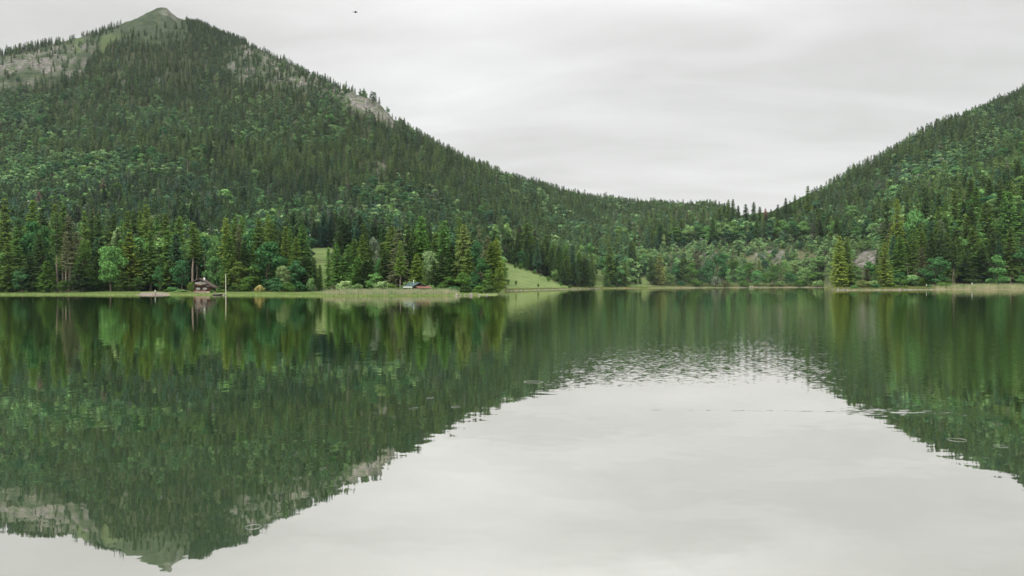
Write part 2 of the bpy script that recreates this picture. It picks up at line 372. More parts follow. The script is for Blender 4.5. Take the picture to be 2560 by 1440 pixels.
# ------------------------------------------------------------------ water
m = bpy.data.materials.new('water'); m.use_nodes = True; t = m.node_tree; t.nodes.clear()
def water_mat(m, t, waves=True):
    o = N(t, 'ShaderNodeOutputMaterial'); gl = N(t, 'ShaderNodeBsdfGlossy'); df = N(t, 'ShaderNodeBsdfDiffuse')
    gl.inputs['Color'].default_value = (0.985, 0.955, 0.925, 1); gl.inputs['Roughness'].default_value = 0.012
    df.inputs[0].default_value = (0.008, 0.06, 0.002, 1)
    if waves:
        g = N(t, 'ShaderNodeNewGeometry'); s = N(t, 'ShaderNodeSeparateXYZ'); L(t, g.outputs['Position'], s.inputs[0])
        X, Y = s.outputs[0], s.outputs[1]
        def slopes(sx, sy, det, rough=.5):
            mp_ = N(t, 'ShaderNodeMapping'); L(t, g.outputs['Position'], mp_.inputs[0]); mp_.inputs['Scale'].default_value = (sx, sy, 1)
            n = N(t, 'ShaderNodeTexNoise'); L(t, mp_.outputs[0], n.inputs['Vector']); n.inputs['Scale'].default_value = 1; n.inputs['Detail'].default_value = det
            n.inputs['Roughness'].default_value = rough
            v = N(t, 'ShaderNodeVectorMath', operation='SUBTRACT'); L(t, n.outputs['Color'], v.inputs[0]); v.inputs[1].default_value = (.5, .5, .5)
            return v.outputs[0]
        def vscale(v, s_):
            n = N(t, 'ShaderNodeVectorMath', operation='SCALE'); L(t, v, n.inputs[0])
            if isinstance(s_, float): n.inputs['Scale'].default_value = s_
            else: L(t, s_, n.inputs['Scale'])
            return n.outputs[0]
        def vadd(a, b):
            n = N(t, 'ShaderNodeVectorMath', operation='ADD'); L(t, a, n.inputs[0]); L(t, b, n.inputs[1]); return n.outputs[0]
        far = maprange(t, Y, 8, 60, 0.018, 0.034)
        # patches of wind: broad noise over the lake
        pn = N(t, 'ShaderNodeTexNoise'); mpp = N(t, 'ShaderNodeMapping'); L(t, g.outputs['Position'], mpp.inputs[0]); mpp.inputs['Scale'].default_value = (.05, .12, 1)
        L(t, mpp.outputs[0], pn.inputs['Vector']); pn.inputs['Scale'].default_value = 1
        far = mth(t, 'MULTIPLY', far, maprange(t, pn.outputs[0], .35, .65, .55, 1.4))
        # livelier wavelets in the middle of the lake, where the skyline's reflection breaks up
        band = mth(t, 'MULTIPLY', maprange(t, Y, 17, 26, 0, 1), maprange(t, Y, 60, 130, 1, 0.25))
        band = mth(t, 'MULTIPLY', band, maprange(t, X, -3, 4, 0, 1))
        v = vscale(slopes(2.6, 3.6, 3), far)
        v = vadd(v, vscale(slopes(7, 11, 2), mth(t, 'MULTIPLY', band, 0.10)))
        # faint wake of something that swam across, a stir of ripples at its end
        wy = mth(t, 'ADD', mth(t, 'MULTIPLY', X, -0.09), 17.05)
        dy = mth(t, 'ABSOLUTE', mth(t, 'SUBTRACT', Y, wy))
        wk = mth(t, 'MULTIPLY', maprange(t, dy, 0.02, .12, 1, 0), mth(t, 'MULTIPLY', maprange(t, X, 2.3, 2.9, 0, 1), maprange(t, X, 7.6, 9.6, 1, 0)))
        st = mth(t, 'MULTIPLY', maprange(t, dy, 0.15, .75, 1, 0), mth(t, 'MULTIPLY', maprange(t, X, 6.0, 7.6, 0, 1), maprange(t, X, 8.8, 10.2, 1, 0)))
        v = vadd(v, vscale(slopes(5, 14, 2), mth(t, 'ADD', mth(t, 'MULTIPLY', wk, .25), mth(t, 'MULTIPLY', st, .14))))
        ml = N(t, 'ShaderNodeVectorMath', operation='MULTIPLY'); L(t, v, ml.inputs[0]); ml.inputs[1].default_value = (.5, 1, 0)
        ad = N(t, 'ShaderNodeVectorMath', operation='ADD'); L(t, ml.outputs[0], ad.inputs[0]); ad.inputs[1].default_value = (0, 0, 1)
        nm = N(t, 'ShaderNodeVectorMath', operation='NORMALIZE'); L(t, ad.outputs[0], nm.inputs[0])
        L(t, nm.outputs[0], gl.inputs['Normal'])
    lw = N(t, 'ShaderNodeLayerWeight'); lw.inputs[0].default_value = .5
    fac = maprange(t, lw.outputs['Facing'], 0, 1, .52, .97, False)
    mxs = N(t, 'ShaderNodeMixShader'); L(t, fac, mxs.inputs[0]); L(t, df.outputs[0], mxs.inputs[1]); L(t, gl.outputs[0], mxs.inputs[2])
    L(t, mxs.outputs[0], o.inputs[0])
water_mat(m, t); M_water = m
mb = MB(); mb.poly([(-1600, -1500, 0), (1600, -1500, 0), (1600, 900, 0), (-1600, 900, 0)], [(0, 1, 2, 3)])
lake = link('lake', mb.mesh('lake'), M_water, kind='structure', label='calm green lake mirroring the mountain and pale sky')
m = bpy.data.materials.new('ripple_water'); m.use_nodes = True; m.node_tree.nodes.clear(); water_mat(m, m.node_tree, False); M_ripple = m
def ripple(px, py, wpx, amp=.010, thick=.085, nr=1.2):
    Y = H * F / (py - float(yh(px))); X = px2X(px, Y); R = wpx / 2 * Y / F
    seg, pr = 40, 8; V = []; Fc = []
    r0, r1 = max(R * (1 - thick * nr), .0), R * (1 + thick * .5); amp = .06 * (r1 - r0); ph = R * 97.3 + px
    for i in range(pr + 1):
        r = r0 + (r1 - r0) * i / pr; zz_ = .003 + amp * .5 * (1 - math.cos(2*math.pi * i / pr))
        for k_ in range(seg): V.append((r * math.cos(2*math.pi*k_/seg), r * math.sin(2*math.pi*k_/seg), .003 + (zz_ - .003) * (.25 + .75 * (.5 + .5 * math.sin(2*math.pi*k_/seg * 2 + ph)) ** 2)))
    for i in range(pr):
        for k_ in range(seg): Fc.append((i*seg+k_, i*seg+(k_+1)%seg, (i+1)*seg+(k_+1)%seg, (i+1)*seg+k_))
    me = bpy.data.meshes.new('ripple_ring'); me.from_pydata(V, [], Fc); me.update()
    me.polygons.foreach_set('use_smooth', np.ones(len(Fc), bool))
    link('ripple_ring', me, M_ripple, parent=lake, loc=(X, Y, 0))
for a in [(1032,1021,26),(1138,1017,26),(1074,995,26),(984,1043.5,15),(922,1070.5,14),(805,1171,18),(742,1196,22),(772,1075,9),(1333,955,50),(1333,955,15),
          (1042,944.5,12),(867,949,10),(862,972,5),(1127,988,7),(2055,930,32),(2055,885,26),(2494,1060.5,24),(2392,1100,46),(2501,1116,35),(2498,1137.5,12),
          (626,1133,14),(192,1060,7),(452,1100,8),(268,1069,7),(240,998,6),(630,1318,40)]:
    ripple(*a, amp=.0028 * a[2] ** .4)

# ------------------------------------------------------------------ tree meshes
def spruce_mesh(name, seed, h=25., R=3.3, h0=.1, step=.62, nb=8, detail=3, twig=True, ragged=.25, droop=.32, mat_=None, clump=3, csize=.36):
    r = np.random.default_rng(seed); V = []; T3 = []; T4 = []; nv = 0; CP = []; CN = []
    z = h0 * h
    while z < h * .985:
        t_ = (z - h0 * h) / (h * (1 - h0))
        prof = (1 - t_) ** .64 * min(1, .62 + 2.2 * t_)
        n = max(4, int(round(nb * (.55 + .5 * (1 - t_)))))
        a0 = r.uniform(0, 6.28)
        for b in range(n):
            if r.random() < .07: continue
            a = a0 + 6.283 * b / n + r.normal(0, .22)
            Lb = (R * prof + .25) * r.uniform(1 - ragged, 1 + ragged * .7)
            zb = z + r.normal(0, .16) * step * 2
            ca, sa = math.cos(a), math.sin(a); s = np.linspace(0, 1, detail + 1)
            rise = .16 * (t_ - .25)
            rad = Lb * s; zc = zb + Lb * (rise * 2 * s - droop * s ** 1.5 + .10 * s ** 4)
            W = (.34 + .13 * Lb) * (1.15 - .85 * s) * r.uniform(.75, 1.25) + .04
            W[0] *= .5
            side = r.normal(0, .05, detail + 1) * Lb
            cxx = rad * ca - side * sa; cyy = rad * sa + side * ca
            jl = W * r.uniform(.7, 1.3, detail + 1); jr = W * r.uniform(.7, 1.3, detail + 1)
            c = np.stack([cxx, cyy, zc], 1); l = np.stack([cxx - jl * sa, cyy + jl * ca, zc - W * .55], 1); rr_ = np.stack([cxx + jr * sa, cyy - jr * ca, zc - W * .55], 1)
            blk = np.stack([l, c, rr_], 1).reshape(-1, 3); V.append(blk)
            for i in range(detail):
                o = nv + 3 * i
                T4.append((o, o + 3, o + 4, o + 1)); T4.append((o + 1, o + 4, o + 5, o + 2))
            nv += len(blk)
            out_ = np.array([ca, sa, .75])
            for q in range(clump + (1 if Lb > 2 else 0)):
                s_ = r.uniform(.45, 1.05); i = min(int(s_ * detail), detail - 1); f_ = s_ * detail - i
                CP.append(c[i] * (1 - f_) + c[i + 1] * f_ + r.normal(0, .10 + .05 * Lb, 3)); CN.append(out_ + r.normal(0, .45, 3))
            if twig:
                for q in range(3 + int(Lb)):
                    s_ = r.uniform(.25, 1.02); i = min(int(s_ * detail), detail - 1); f_ = s_ * detail - i
                    base = c[i] * (1 - f_) + c[i + 1] * f_
                    sg = 1 if r.random() < .5 else -1; ln = r.uniform(.35, .8) * (.5 + .18 * Lb); ang = a + sg * r.uniform(.6, 1.4)
                    tip = base + np.array([math.cos(ang) * ln, math.sin(ang) * ln, -ln * r.uniform(.2, .9)])
                    wv = np.array([ca, sa, 0]) * r.uniform(.1, .22)
                    V.append(np.stack([base - wv, base + wv + np.array([0, 0, .05]), tip])); T3.append((nv, nv + 1, nv + 2)); nv += 3
        z += step * (.7 + .5 * (1 - t_)) * r.uniform(.8, 1.2)
    CN = np.array(CN); CN /= np.linalg.norm(CN, axis=1)[:, None]; CP = np.array(CP)
    cs = csize * (.55 + .45 * (1 - CP[:, 2] / h)); ccv, ccq = cards(CP, CN, cs, r); V.append(ccv); T4 = [tuple(x) for x in T4] + [tuple(x) for x in (ccq + nv)]; nv += len(ccv)
    V.append(np.array([[.12, 0, h * .95], [-.12, .1, h * .95], [0, -.12, h * .95], [0, 0, h]])); T3 += [(nv, nv+1, nv+3), (nv+1, nv+2, nv+3), (nv+2, nv, nv+3)]
    me = mesh_np(name, np.concatenate(V), [np.array(T4), np.array(T3)] if T4 else [np.array(T3)])
    me.materials.append(mat_ or M_leaf); return me

def trunk_mesh(name, h, r0, material, seed=0, bend=.0, stubs=0, top=.03, limbs=0):
    r = random.Random(seed); mb = MB(); n = 7
    pts = [(math.sin(i * 1.3 + seed) * bend * h * .02, math.cos(i * .9 + seed) * bend * h * .02, h * i / (n - 1) - (.6 if i == 0 else 0)) for i in range(n)]
    mb.tube(pts, [r0 * (1.25 if i == 0 else 1) * (1 - i / (n - 1)) + top for i in range(n)], 7)
    for q in range(stubs):
        zz_ = h * r.uniform(.3, .95); a = r.uniform(0, 6.28); ln = r.uniform(.5, 2.0) * (1.1 - zz_ / h)
        mb.tube([(0, 0, zz_), (math.cos(a) * ln, math.sin(a) * ln, zz_ - ln * .2)], [.05, .015], 3)
    for q in range(limbs):
        zz_ = h * r.uniform(.4, .8); a = r.uniform(0, 6.28); ln = h * r.uniform(.2, .35)
        mb.tube([(0, 0, zz_), (math.cos(a) * ln * .5, math.sin(a) * ln * .5, zz_ + ln * .35), (math.cos(a) * ln, math.sin(a) * ln, zz_ + ln * .9)], [r0 * .45, r0 * .3, .03], 4)
    me = mb.mesh(name); me.materials.append(material); return me

def cards(P, Nn, size, r):
    """leaf clumps: small folded quads at P facing about Nn"""
    n = len(P); up = r.normal(size=(n, 3)); a = np.cross(Nn, up); a /= np.linalg.norm(a, axis=1)[:, None] + 1e-9; b = np.cross(Nn, a)
    s = (size * r.uniform(.6, 1.35, n))[:, None]
    v = np.stack([P - a * s, P - b * s * .75 + Nn * s * .2, P + a * s, P + b * s * .75 + Nn * s * .2], 1).reshape(-1, 3)
    q = np.arange(4 * n).reshape(-1, 4); return v, q

def broad_mesh(name, seed, h=18., w=10., c0=.18, lobes=26, per=120, size=.42, shape='round', mat_=None, skirt=False):
    r = np.random.default_rng(seed); P = []; Q = []; nv = 0
    ch = h * (1 - c0); cz = h * c0 + ch * .5
    for i in range(lobes):
        u = r.uniform(-1, 1) if i else .85; th = r.uniform(0, 6.283)
        if shape == 'cone': wr = (1 - (u + 1) / 2) ** .7 * .85 + .12
        else: wr = math.sqrt(max(0, 1 - (u * .92) ** 2)) * (1.08 if u < 0 else .95)
        rad = w * .5 * wr * (r.uniform(.25, .8) if shape != 'cone' else r.uniform(.2, .75))
        lr = w * .5 * r.uniform(.26, .44) * (.6 + .4 * wr)
        c = np.array([rad * math.cos(th), rad * math.sin(th), cz + u * (ch * .5 - lr * .7)])
        n = int(per * (lr / (w * .17)) ** 1.5 * r.uniform(.8, 1.2))
        d = r.normal(size=(n, 3)); d[:, 2] = d[:, 2] * .8 + .25; d /= np.linalg.norm(d, axis=1)[:, None]
        rr_ = lr * (1 - np.abs(r.normal(0, .22, n)))[:, None]
        pts = c + d * rr_ * np.array([1.12, 1.12, .82])
        nn = d + r.normal(0, .55, (n, 3)); nn /= np.linalg.norm(nn, axis=1)[:, None]
        v, q = cards(pts, nn, size, r); P.append(v); Q.append(q + nv); nv += len(v)
    me = mesh_np(name, np.concatenate(P), [np.concatenate(Q)])
    me.materials.append(mat_ or M_leaf); return me

SPR = [spruce_mesh('crown', 10 + i, R=R_, h0=h0, nb=nb, ragged=rg) for i, (R_, h0, nb, rg) in enumerate(
      [(3.3, .06, 8, .22), (2.9, .10, 7, .3), (3.8, .05, 9, .28), (3.2, .16, 7, .38), (2.5, .05, 7, .25), (3.5, .09, 8, .42)])]
PIN = [spruce_mesh('crown', 30 + i, R=R_, h0=h0, nb=7, ragged=.4, droop=.22) for i, (R_, h0) in enumerate([(3.0, .42), (2.7, .5), (3.3, .36)])]
BRO = [broad_mesh('crown', 50 + i, w=w_, c0=c0_, shape=s_) for i, (w_, c0_, s_) in enumerate([(11, .16, 'round'), (9, .14, 'round'), (12, .1, 'round'), (10, .1, 'cone'), (13, .2, 'round')])]
BUS = [broad_mesh('crown', 70 + i, h=3., w=4.2, c0=.0, lobes=14, per=70, size=.2) for i in range(3)]
SPT = [trunk_mesh('trunk', 24.5, .30, M_bark, i, .3, 10) for i in range(2)]
PNT = [trunk_mesh('trunk', 24.5, .34, M_barkpale, 5 + i, .5, 12) for i in range(2)]
BRT = [trunk_mesh('trunk', 13, .32, M_bark, 9 + i, 1., 0, limbs=6) for i in range(2)]
BUT = trunk_mesh('stem', 1.4, .08, M_bark, 3, 1., 0, limbs=4)
SNG = [trunk_mesh('snag', 14, .26, M_barkpale, 20 + i, .8, 26, top=.05) for i in range(2)]

T = {'olive': (.062, .100, .021), 'dark': (.034, .060, .018), 'green': (.055, .108, .024), 'gold': (.088, .125, .022), 'yellow': (.12, .15, .045),
     'brown': (.072, .082, .040), 'rust': (.19, .095, .06), 'blue': (.040, .088, .042), 'emerald': (.038, .096, .034), 'bright': (.066, .145, .044),
     'light': (.108, .180, .062), 'pale': (.150, .21, .085), 'grey': (.080, .10, .060), 'straw': (.24, .21, .085), 'spring': (.088, .170, .050)}
T = {k_: tuple(c * 1.68 for c in v) for k_, v in T.items()}
CNAME = {'olive': 'olive green', 'dark': 'dark green', 'green': 'mid green', 'gold': 'golden green', 'yellow': 'yellowish', 'brown': 'brownish', 'rust': 'rust red dead',
         'blue': 'bluish green', 'emerald': 'deep emerald', 'bright': 'bright green', 'light': 'light green', 'pale': 'pale green', 'grey': 'grey green', 'straw': 'straw yellow', 'spring': 'fresh green'}

trees = []   # dict(kind,x,top?,X,Y,z,h,wf,tint,hand)
def add(kind, x, ytop, Y, wpx, tint, label=None, var=None):
    X = float(px2X(x, Y)); z = float(ground(X, Y)); yb = float(z2py(z, X, Y)); h = (yb - ytop) * Y / F
    trees.append(dict(k=kind, x=x, X=X, Y=Y, z=z, h=max(h, .8), w=wpx * Y / F, tint=tint, label=label, var=var, hand=True))
S_ = lambda *a, **k_: add('S', *a, **k_); P_ = lambda *a, **k_: add('P', *a, **k_); B_ = lambda *a, **k_: add('B', *a, **k_); U_ = lambda *a, **k_: add('U', *a, **k_)
def G(x, Y): return None
# --- left wood on the near shore
for a in [(14,491,335,50,'olive'),(-22,505,340,50,'dark'),(48,540,345,40,'dark'),(83,497,338,50,'olive'),(108,510,345,46,'dark'),(138,507,340,42,'olive'),(160,507,350,40,'green'),
          (212,523,335,36,'olive'),(231,522,345,38,'dark'),(246,527,338,40,'dark'),(285,532,342,36,'dark'),(305,548,350,34,'green'),(320,525,338,38,'olive'),(335,526,345,38,'dark'),(352,523,350,34,'olive'),
          (367,508,336,46,'olive'),(378,552,326,36,'olive'),(393,540,350,34,'green'),(415,528,332,42,'olive'),(433,552,340,34,'dark'),(449,538,330,48,'olive'),(468,580,338,34,'green'),
          (40,565,318,40,'green'),(20,605,310,50,'olive'),(325,577,306,54,'gold'),(98,580,312,44,'dark'),(420,572,312,40,'green'),(352,600,314,36,'dark'),(255,590,318,44,'dark'),(303,600,312,38,'green'),
          (200,655,298,56,'dark'),(118,650,298,44,'green'),(75,635,304,52,'dark'),(22,660,304,50,'olive'),(225,668,304,50,'green'),(245,640,308,46,'dark'),(310,680,300,40,'olive'),(380,640,312,44,'dark'),(425,650,305,50,'olive'),
          (-50,560,320,50,'olive'),(-80,600,310,60,'dark'),(-45,650,306,50,'green')]: S_(*a)
for a in [(172,533,303,42,'brown'),(143,528,301,38,'dark'),(158,560,302,32,'olive'),(166,575,300,28,'brown')]: P_(*a)
for a in [(80,545,325,62,'emerald'),(112,565,318,54,'emerald'),(275,612,300,66,'bright'),(292,570,330,30,'pale'),(210,595,318,38,'green'),(455,648,300,46,'emerald'),(398,664,304,30,'emerald'),
          (5,625,312,44,'bright'),(55,668,302,44,'emerald'),(160,700,298,34,'green'),(345,690,302,30,'green'),(215,700,300,30,'emerald'),(432,548,352,30,'blue')]: B_(*a)
# --- around the chalet
P_(483,552,300,40,'olive', label='slim spruce with a long bare pinkish trunk rising straight behind the brown chalet')
for a in [(498,575,330,26,'green'),(515,615,325,34,'dark'),(528,600,335,34,'olive'),(505,640,322,34,'green')]: S_(*a)
for a in [(565,541,305,42,'gold'),(588,540,310,40,'olive'),(605,536,318,34,'green'),(598,556,300,32,'brown'),(647,541,305,46,'olive'),(670,534,312,34,'olive'),(678,544,304,38,'olive'),(701,575,302,28,'dark'),
          (714,563,300,32,'olive'),(725,569,306,32,'green'),(756,559,298,48,'green'),(740,590,292,38,'olive'),(770,612,300,34,'dark'),(575,590,296,44,'green'),(612,600,298,40,'dark'),(785,641,300,26,'dark'),(800,659,300,18,'green'),
          (582,640,292,46,'olive'),(760,640,288,44,'dark'),(725,650,286,44,'green')]: S_(*a)
S_(821,615,285,22,'green', label='single slim columnar spruce standing in front of the meadow gap')
for a in [(624,562,312,46,'emerald'),(546,588,312,52,'spring'),(540,640,300,50,'bright'),(597,650,286,52,'olive'),(633,662,282,54,'green'),(680,692,276,48,'emerald'),
          (707,662,282,34,'pale'),(743,646,284,44,'emerald'),(620,690,278,34,'green')]: B_(*a)
B_(668,603,288,88,'emerald', label='big dome-crowned emerald broadleaf tree between spruces beyond the white pole', var=2)
for a in [(650,711,272,28,'straw'),(776,692,284,26,'light'),(432,716,292,34,'bright'),(453,722,284,34,'light'),(477,702,287,24,'olive'),(418,722,294,22,'green'),(540,716,280,20,'light'),(556,722,276,26,'green'),(530,723,268,12,'green'),(690,705,274,40,'emerald'),
          (583,712,280,30,'dark'),(612,712,278,36,'green'),(720,704,278,36,'green'),(750,708,282,34,'emerald')]: U_(*a)
# --- reed point and hut
for a in [(842,604,282,32,'green'),(857,640,286,24,'green'),(872,609,284,40,'green'),(886,594,288,38,'olive'),(907,583,284,38,'olive'),(925,612,286,38,'dark'),(896,640,278,50,'green'),(915,650,276,46,'dark'),
          (981,562,276,58,'olive'),(997,566,268,46,'brown'),(1020,557,280,42,'dark'),(1053,536,278,54,'green'),(1110,549,276,56,'green'),(1090,580,280,44,'olive'),(1149,540,282,38,'olive'),(1161,557,270,52,'yellow'),
          (1218,588,262,44,'brown'),(1241,592,252,38,'gold'),(1229,602,250,46,'olive'),(1104,625,262,38,'dark'),(1141,666,256,54,'dark'),(962,620,272,40,'dark'),(1030,590,274,40,'dark'),(1068,590,284,40,'green'),(1130,600,274,44,'dark'),(1178,590,276,40,'dark'),(1085,650,262,30,'dark'),(1170,620,262,40,'olive')]: S_(*a)
S_(1042,633,262,40,'gold', label='small orange-gold spruce directly behind the green-roofed hut')
S_(1198,556,290,22,'brown')
P_(1001,600,262,30,'olive')
for a in [(1190,603,268,52,'emerald'),(1204,646,250,44,'emerald'),(1073,625,268,44,'pale'),(936,592,300,34,'grey'),(935,683,268,42,'spring'),(948,645,274,36,'emerald'),(1158,680,248,46,'green'),(1185,690,244,40,'emerald'),(1222,672,243,40,'green'),(1247,668,242,24,'olive'),(1120,690,254,36,'green'),(1010,640,276,40,'emerald')]: B_(*a)
for a in [(858,699,262,54,'pale'),(895,707,260,28,'light'),(956,701,258,46,'pale'),(1021,700,252,28,'pale'),(1006,711,250,16,'light'),(980,708,254,34,'olive'),(835,712,272,26,'brown'),(1100,712,248,36,'green'),(1132,714,244,40,'emerald'),(1165,712,240,36,'dark'),(1195,712,238,34,'green'),(1225,710,237,34,'dark'),(1078,710,250,20,'light')]: U_(*a)
# --- beside the lakeside meadow
for a in [(1319,556,660,52,'olive'),(1300,560,665,38,'brown'),(1337,572,668,36,'brown'),(1367,586,660,34,'olive'),(1350,606,640,30,'green'),(1398,614,620,36,'dark'),(1417,640,600,30,'olive'),(1436,655,600,26,'dark'),(1448,629,625,32,'olive'),(1462,643,620,36,'dark'),(1481,652,650,20,'olive'),
          (1525,616,690,36,'olive'),(1516,679,670,18,'green'),(1543,641,690,28,'dark'),(1562,654,695,24,'olive'),(1577,600,780,30,'dark'),(1586,604,790,24,'olive'),(1627,641,740,22,'dark'),(1640,640,745,16,'dark'),(1383,608,640,30,'olive'),(1555,690,700,14,'olive'),(1408,662,590,22,'dark'),(1600,687,742,8,'green')]: S_(*a)
S_(1650,632,742,32,'yellow', label='yellow-green spruce on the far bank beside the small pale birch')
for a in [(1265,583,640,42,'dark'),(1386,672,600,16,'light'),(1475,604,760,34,'bright'),(1340,620,655,32,'green'),(1415,606,720,28,'green'),(1456,612,740,26,'light'),(1545,658,690,34,'bright'),(1240,560,700,36,'light'),(1268,556,705,40,'light')]: B_(*a)
B_(1677,682,742,26,'light', label='small pale birch with white stem at the far waterline')
for a in [(1302,657,610,18,'green'),(1271,697,470,8,'green'),(1528,711,672,18,'green'),(1630,715,722,12,'green'),(1497,714,662,10,'green')]: U_(*a)
for a in [(1290,656,600,10,'green'),(1318,668,620,9,'dark'),(1335,676,610,12,'green'),(1352,684,600,8,'light'),(1371,690,585,12,'green'),(1402,704,570,10,'green'),(1425,711,565,12,'dark'),(1290,700,480,6,'green'),(1345,708,500,6,'dark'),(1573,706,715,10,'green'),(1590,700,730,8,'dark')]: U_(*a)
# --- far bank thicket
for a in [(1708,643,750,38,'dark'),(1728,655,748,32,'green'),(1742,622,780,38,'brown'),(1775,648,752,34,'emerald'),(1806,633,760,38,'emerald'),(1822,670,748,22,'spring'),(1852,664,750,26,'bright'),(1892,675,748,32,'bright'),(1872,655,765,30,'green'),(1937,662,755,32,'green'),
          (1963,648,760,26,'light'),(1986,650,770,30,'pale'),(2012,668,748,40,'light'),(2048,640,760,54,'light'),(2067,632,790,34,'pale'),(1835,650,780,30,'green'),(1690,660,752,26,'emerald'),(1915,680,748,22,'green'),(2035,678,735,34,'green'),(1975,680,748,34,'emerald'),(2062,680,728,34,'light'),(1755,668,750,26,'emerald')]: B_(*a)
for a in [(1790,689,744,28,'grey'),(1812,700,744,24,'brown'),(1932,704,745,18,'brown'),(1700,702,746,26,'emerald'),(1740,700,746,30,'green'),(1860,700,744,26,'green'),(1950,702,746,30,'light'),(2000,698,740,36,'green'),(2045,700,724,34,'light'),(1660,705,744,14,'green')]: U_(*a)
S_(1898,648,790,13,'yellow')
for a in [(1652,558,930,38,'olive'),(1683,555,950,26,'olive'),(1704,547,950,22,'olive'),(1730,560,955,24,'dark'),(1771,535,955,30,'olive'),(1750,560,955,26,'green'),(1822,498,980,20,'olive'),(1833,496,975,18,'dark'),(1846,512,985,16,'dark'),(1865,509,960,22,'dark'),(1885,503,955,20,'dark'),(1900,515,970,18,'olive'),(1917,535,945,30,'brown'),(1914,520,960,16,'rust'),(1928,522,960,16,'dark'),
          (1945,510,965,18,'dark'),(1965,494,975,20,'dark'),(1975,500,980,14,'dark'),(1988,486,975,18,'olive'),(2000,491,985,14,'dark'),(2020,463,985,24,'olive'),(1800,520,985,26,'olive'),(1812,512,990,20,'dark'),(1960,545,945,30,'olive'),(2045,520,940,34,'olive'),(2070,545,930,28,'brown')]: S_(*a)
for a in [(1788,577,945,28,'blue'),(1817,576,945,26,'green'),(1878,558,940,38,'emerald'),(1990,560,935,34,'green'),(2030,565,930,30,'emerald'),(1850,570,940,28,'green'),(1660,585,900,20,'pale')]: B_(*a)
# --- right shore
S_(2098,588,392,40,'gold', label='golden twin spruce on the stony point, the stouter of the pair', var=2); S_(2117,589,396,38,'olive', label='slightly greener spruce behind its golden twin on the stony point', var=2)
S_(2212,603,385,34,'gold', label='slim bright golden spruce alone at the water beside the rockslide', var=4)
for a in [(2193,625,410,14,'dark'),(2167,668,400,22,'brown'),(2218,500,500,40,'dark'),(2313,465,540,44,'dark'),(2269,485,535,28,'dark'),(2348,479,530,32,'dark'),(2387,474,500,36,'olive'),(2348,514,470,38,'olive'),(2301,567,450,46,'green'),(2278,571,455,26,'green'),(2366,500,520,30,'green'),
          (2427,445,540,42,'olive'),(2440,465,520,36,'green'),(2473,443,545,38,'dark'),(2467,505,455,58,'olive'),(2410,500,490,40,'dark'),(2500,470,510,34,'dark'),(2522,452,540,38,'olive'),(2522,476,450,62,'green'),(2560,450,520,44,'olive'),(2548,505,450,44,'dark'),(2590,430,520,50,'dark'),(2600,500,450,56,'olive'),
          (2436,560,445,44,'dark'),(2392,570,440,44,'dark'),(2328,590,445,36,'dark'),(2290,610,440,34,'olive'),(2495,580,440,46,'dark'),(2232,560,470,34,'dark'),(2255,590,460,34,'dark'),(2375,610,432,42,'green'),(2455,620,432,46,'dark'),(2530,600,432,50,'dark'),(2415,640,430,40,'dark'),(2635,470,470,50,'dark')]: S_(*a)
P_(2244,496,450,38,'gold', label='tall golden-topped spruce with a long pale bare trunk behind the shore bushes')
P_(2352,560,428,34,'dark'); P_(2385,600,425,30,'dark')
B_(2338,642,408,64,'emerald', label='round-crowned emerald tree on the reed bank beside the gravel landing', var=0)
B_(2494,635,412,54,'bright', label='bright green pear-shaped tree standing on the reed bank under dark spruces', var=3)
B_(2290,523,480,62,'bright', label='broad bright green crown high between dark spruces above the shore bushes', var=2)
for a in [(2140,662,396,48,'light'),(2178,650,430,30,'bright'),(2146,668,470,20,'green'),(2195,655,440,16,'emerald'),(2165,676,440,20,'light'),(2416,600,440,28,'bright'),(2555,688,414,26,'bright'),(2490,560,470,40,'green'),(2540,545,480,40,'bright'),(2155,700,378,30,'yellow'),(2250,680,425,36,'emerald')]: B_(*a)
for a in [(2262,688,420,44,'green'),(2285,686,418,60,'light'),(2310,694,414,40,'olive'),(2180,700,380,34,'light'),(2165,705,378,30,'yellow'),(2190,708,376,24,'emerald'),(2225,706,384,34,'olive'),(2262,712,384,20,'olive'),(2325,712,392,20,'emerald'),(2360,704,398,40,'green'),(2405,710,396,18,'emerald'),(2245,712,386,22,'green'),(2135,712,372,20,'bright'),(2425,690,428,44,'dark'),(2375,696,420,30,'dark')]: U_(*a)

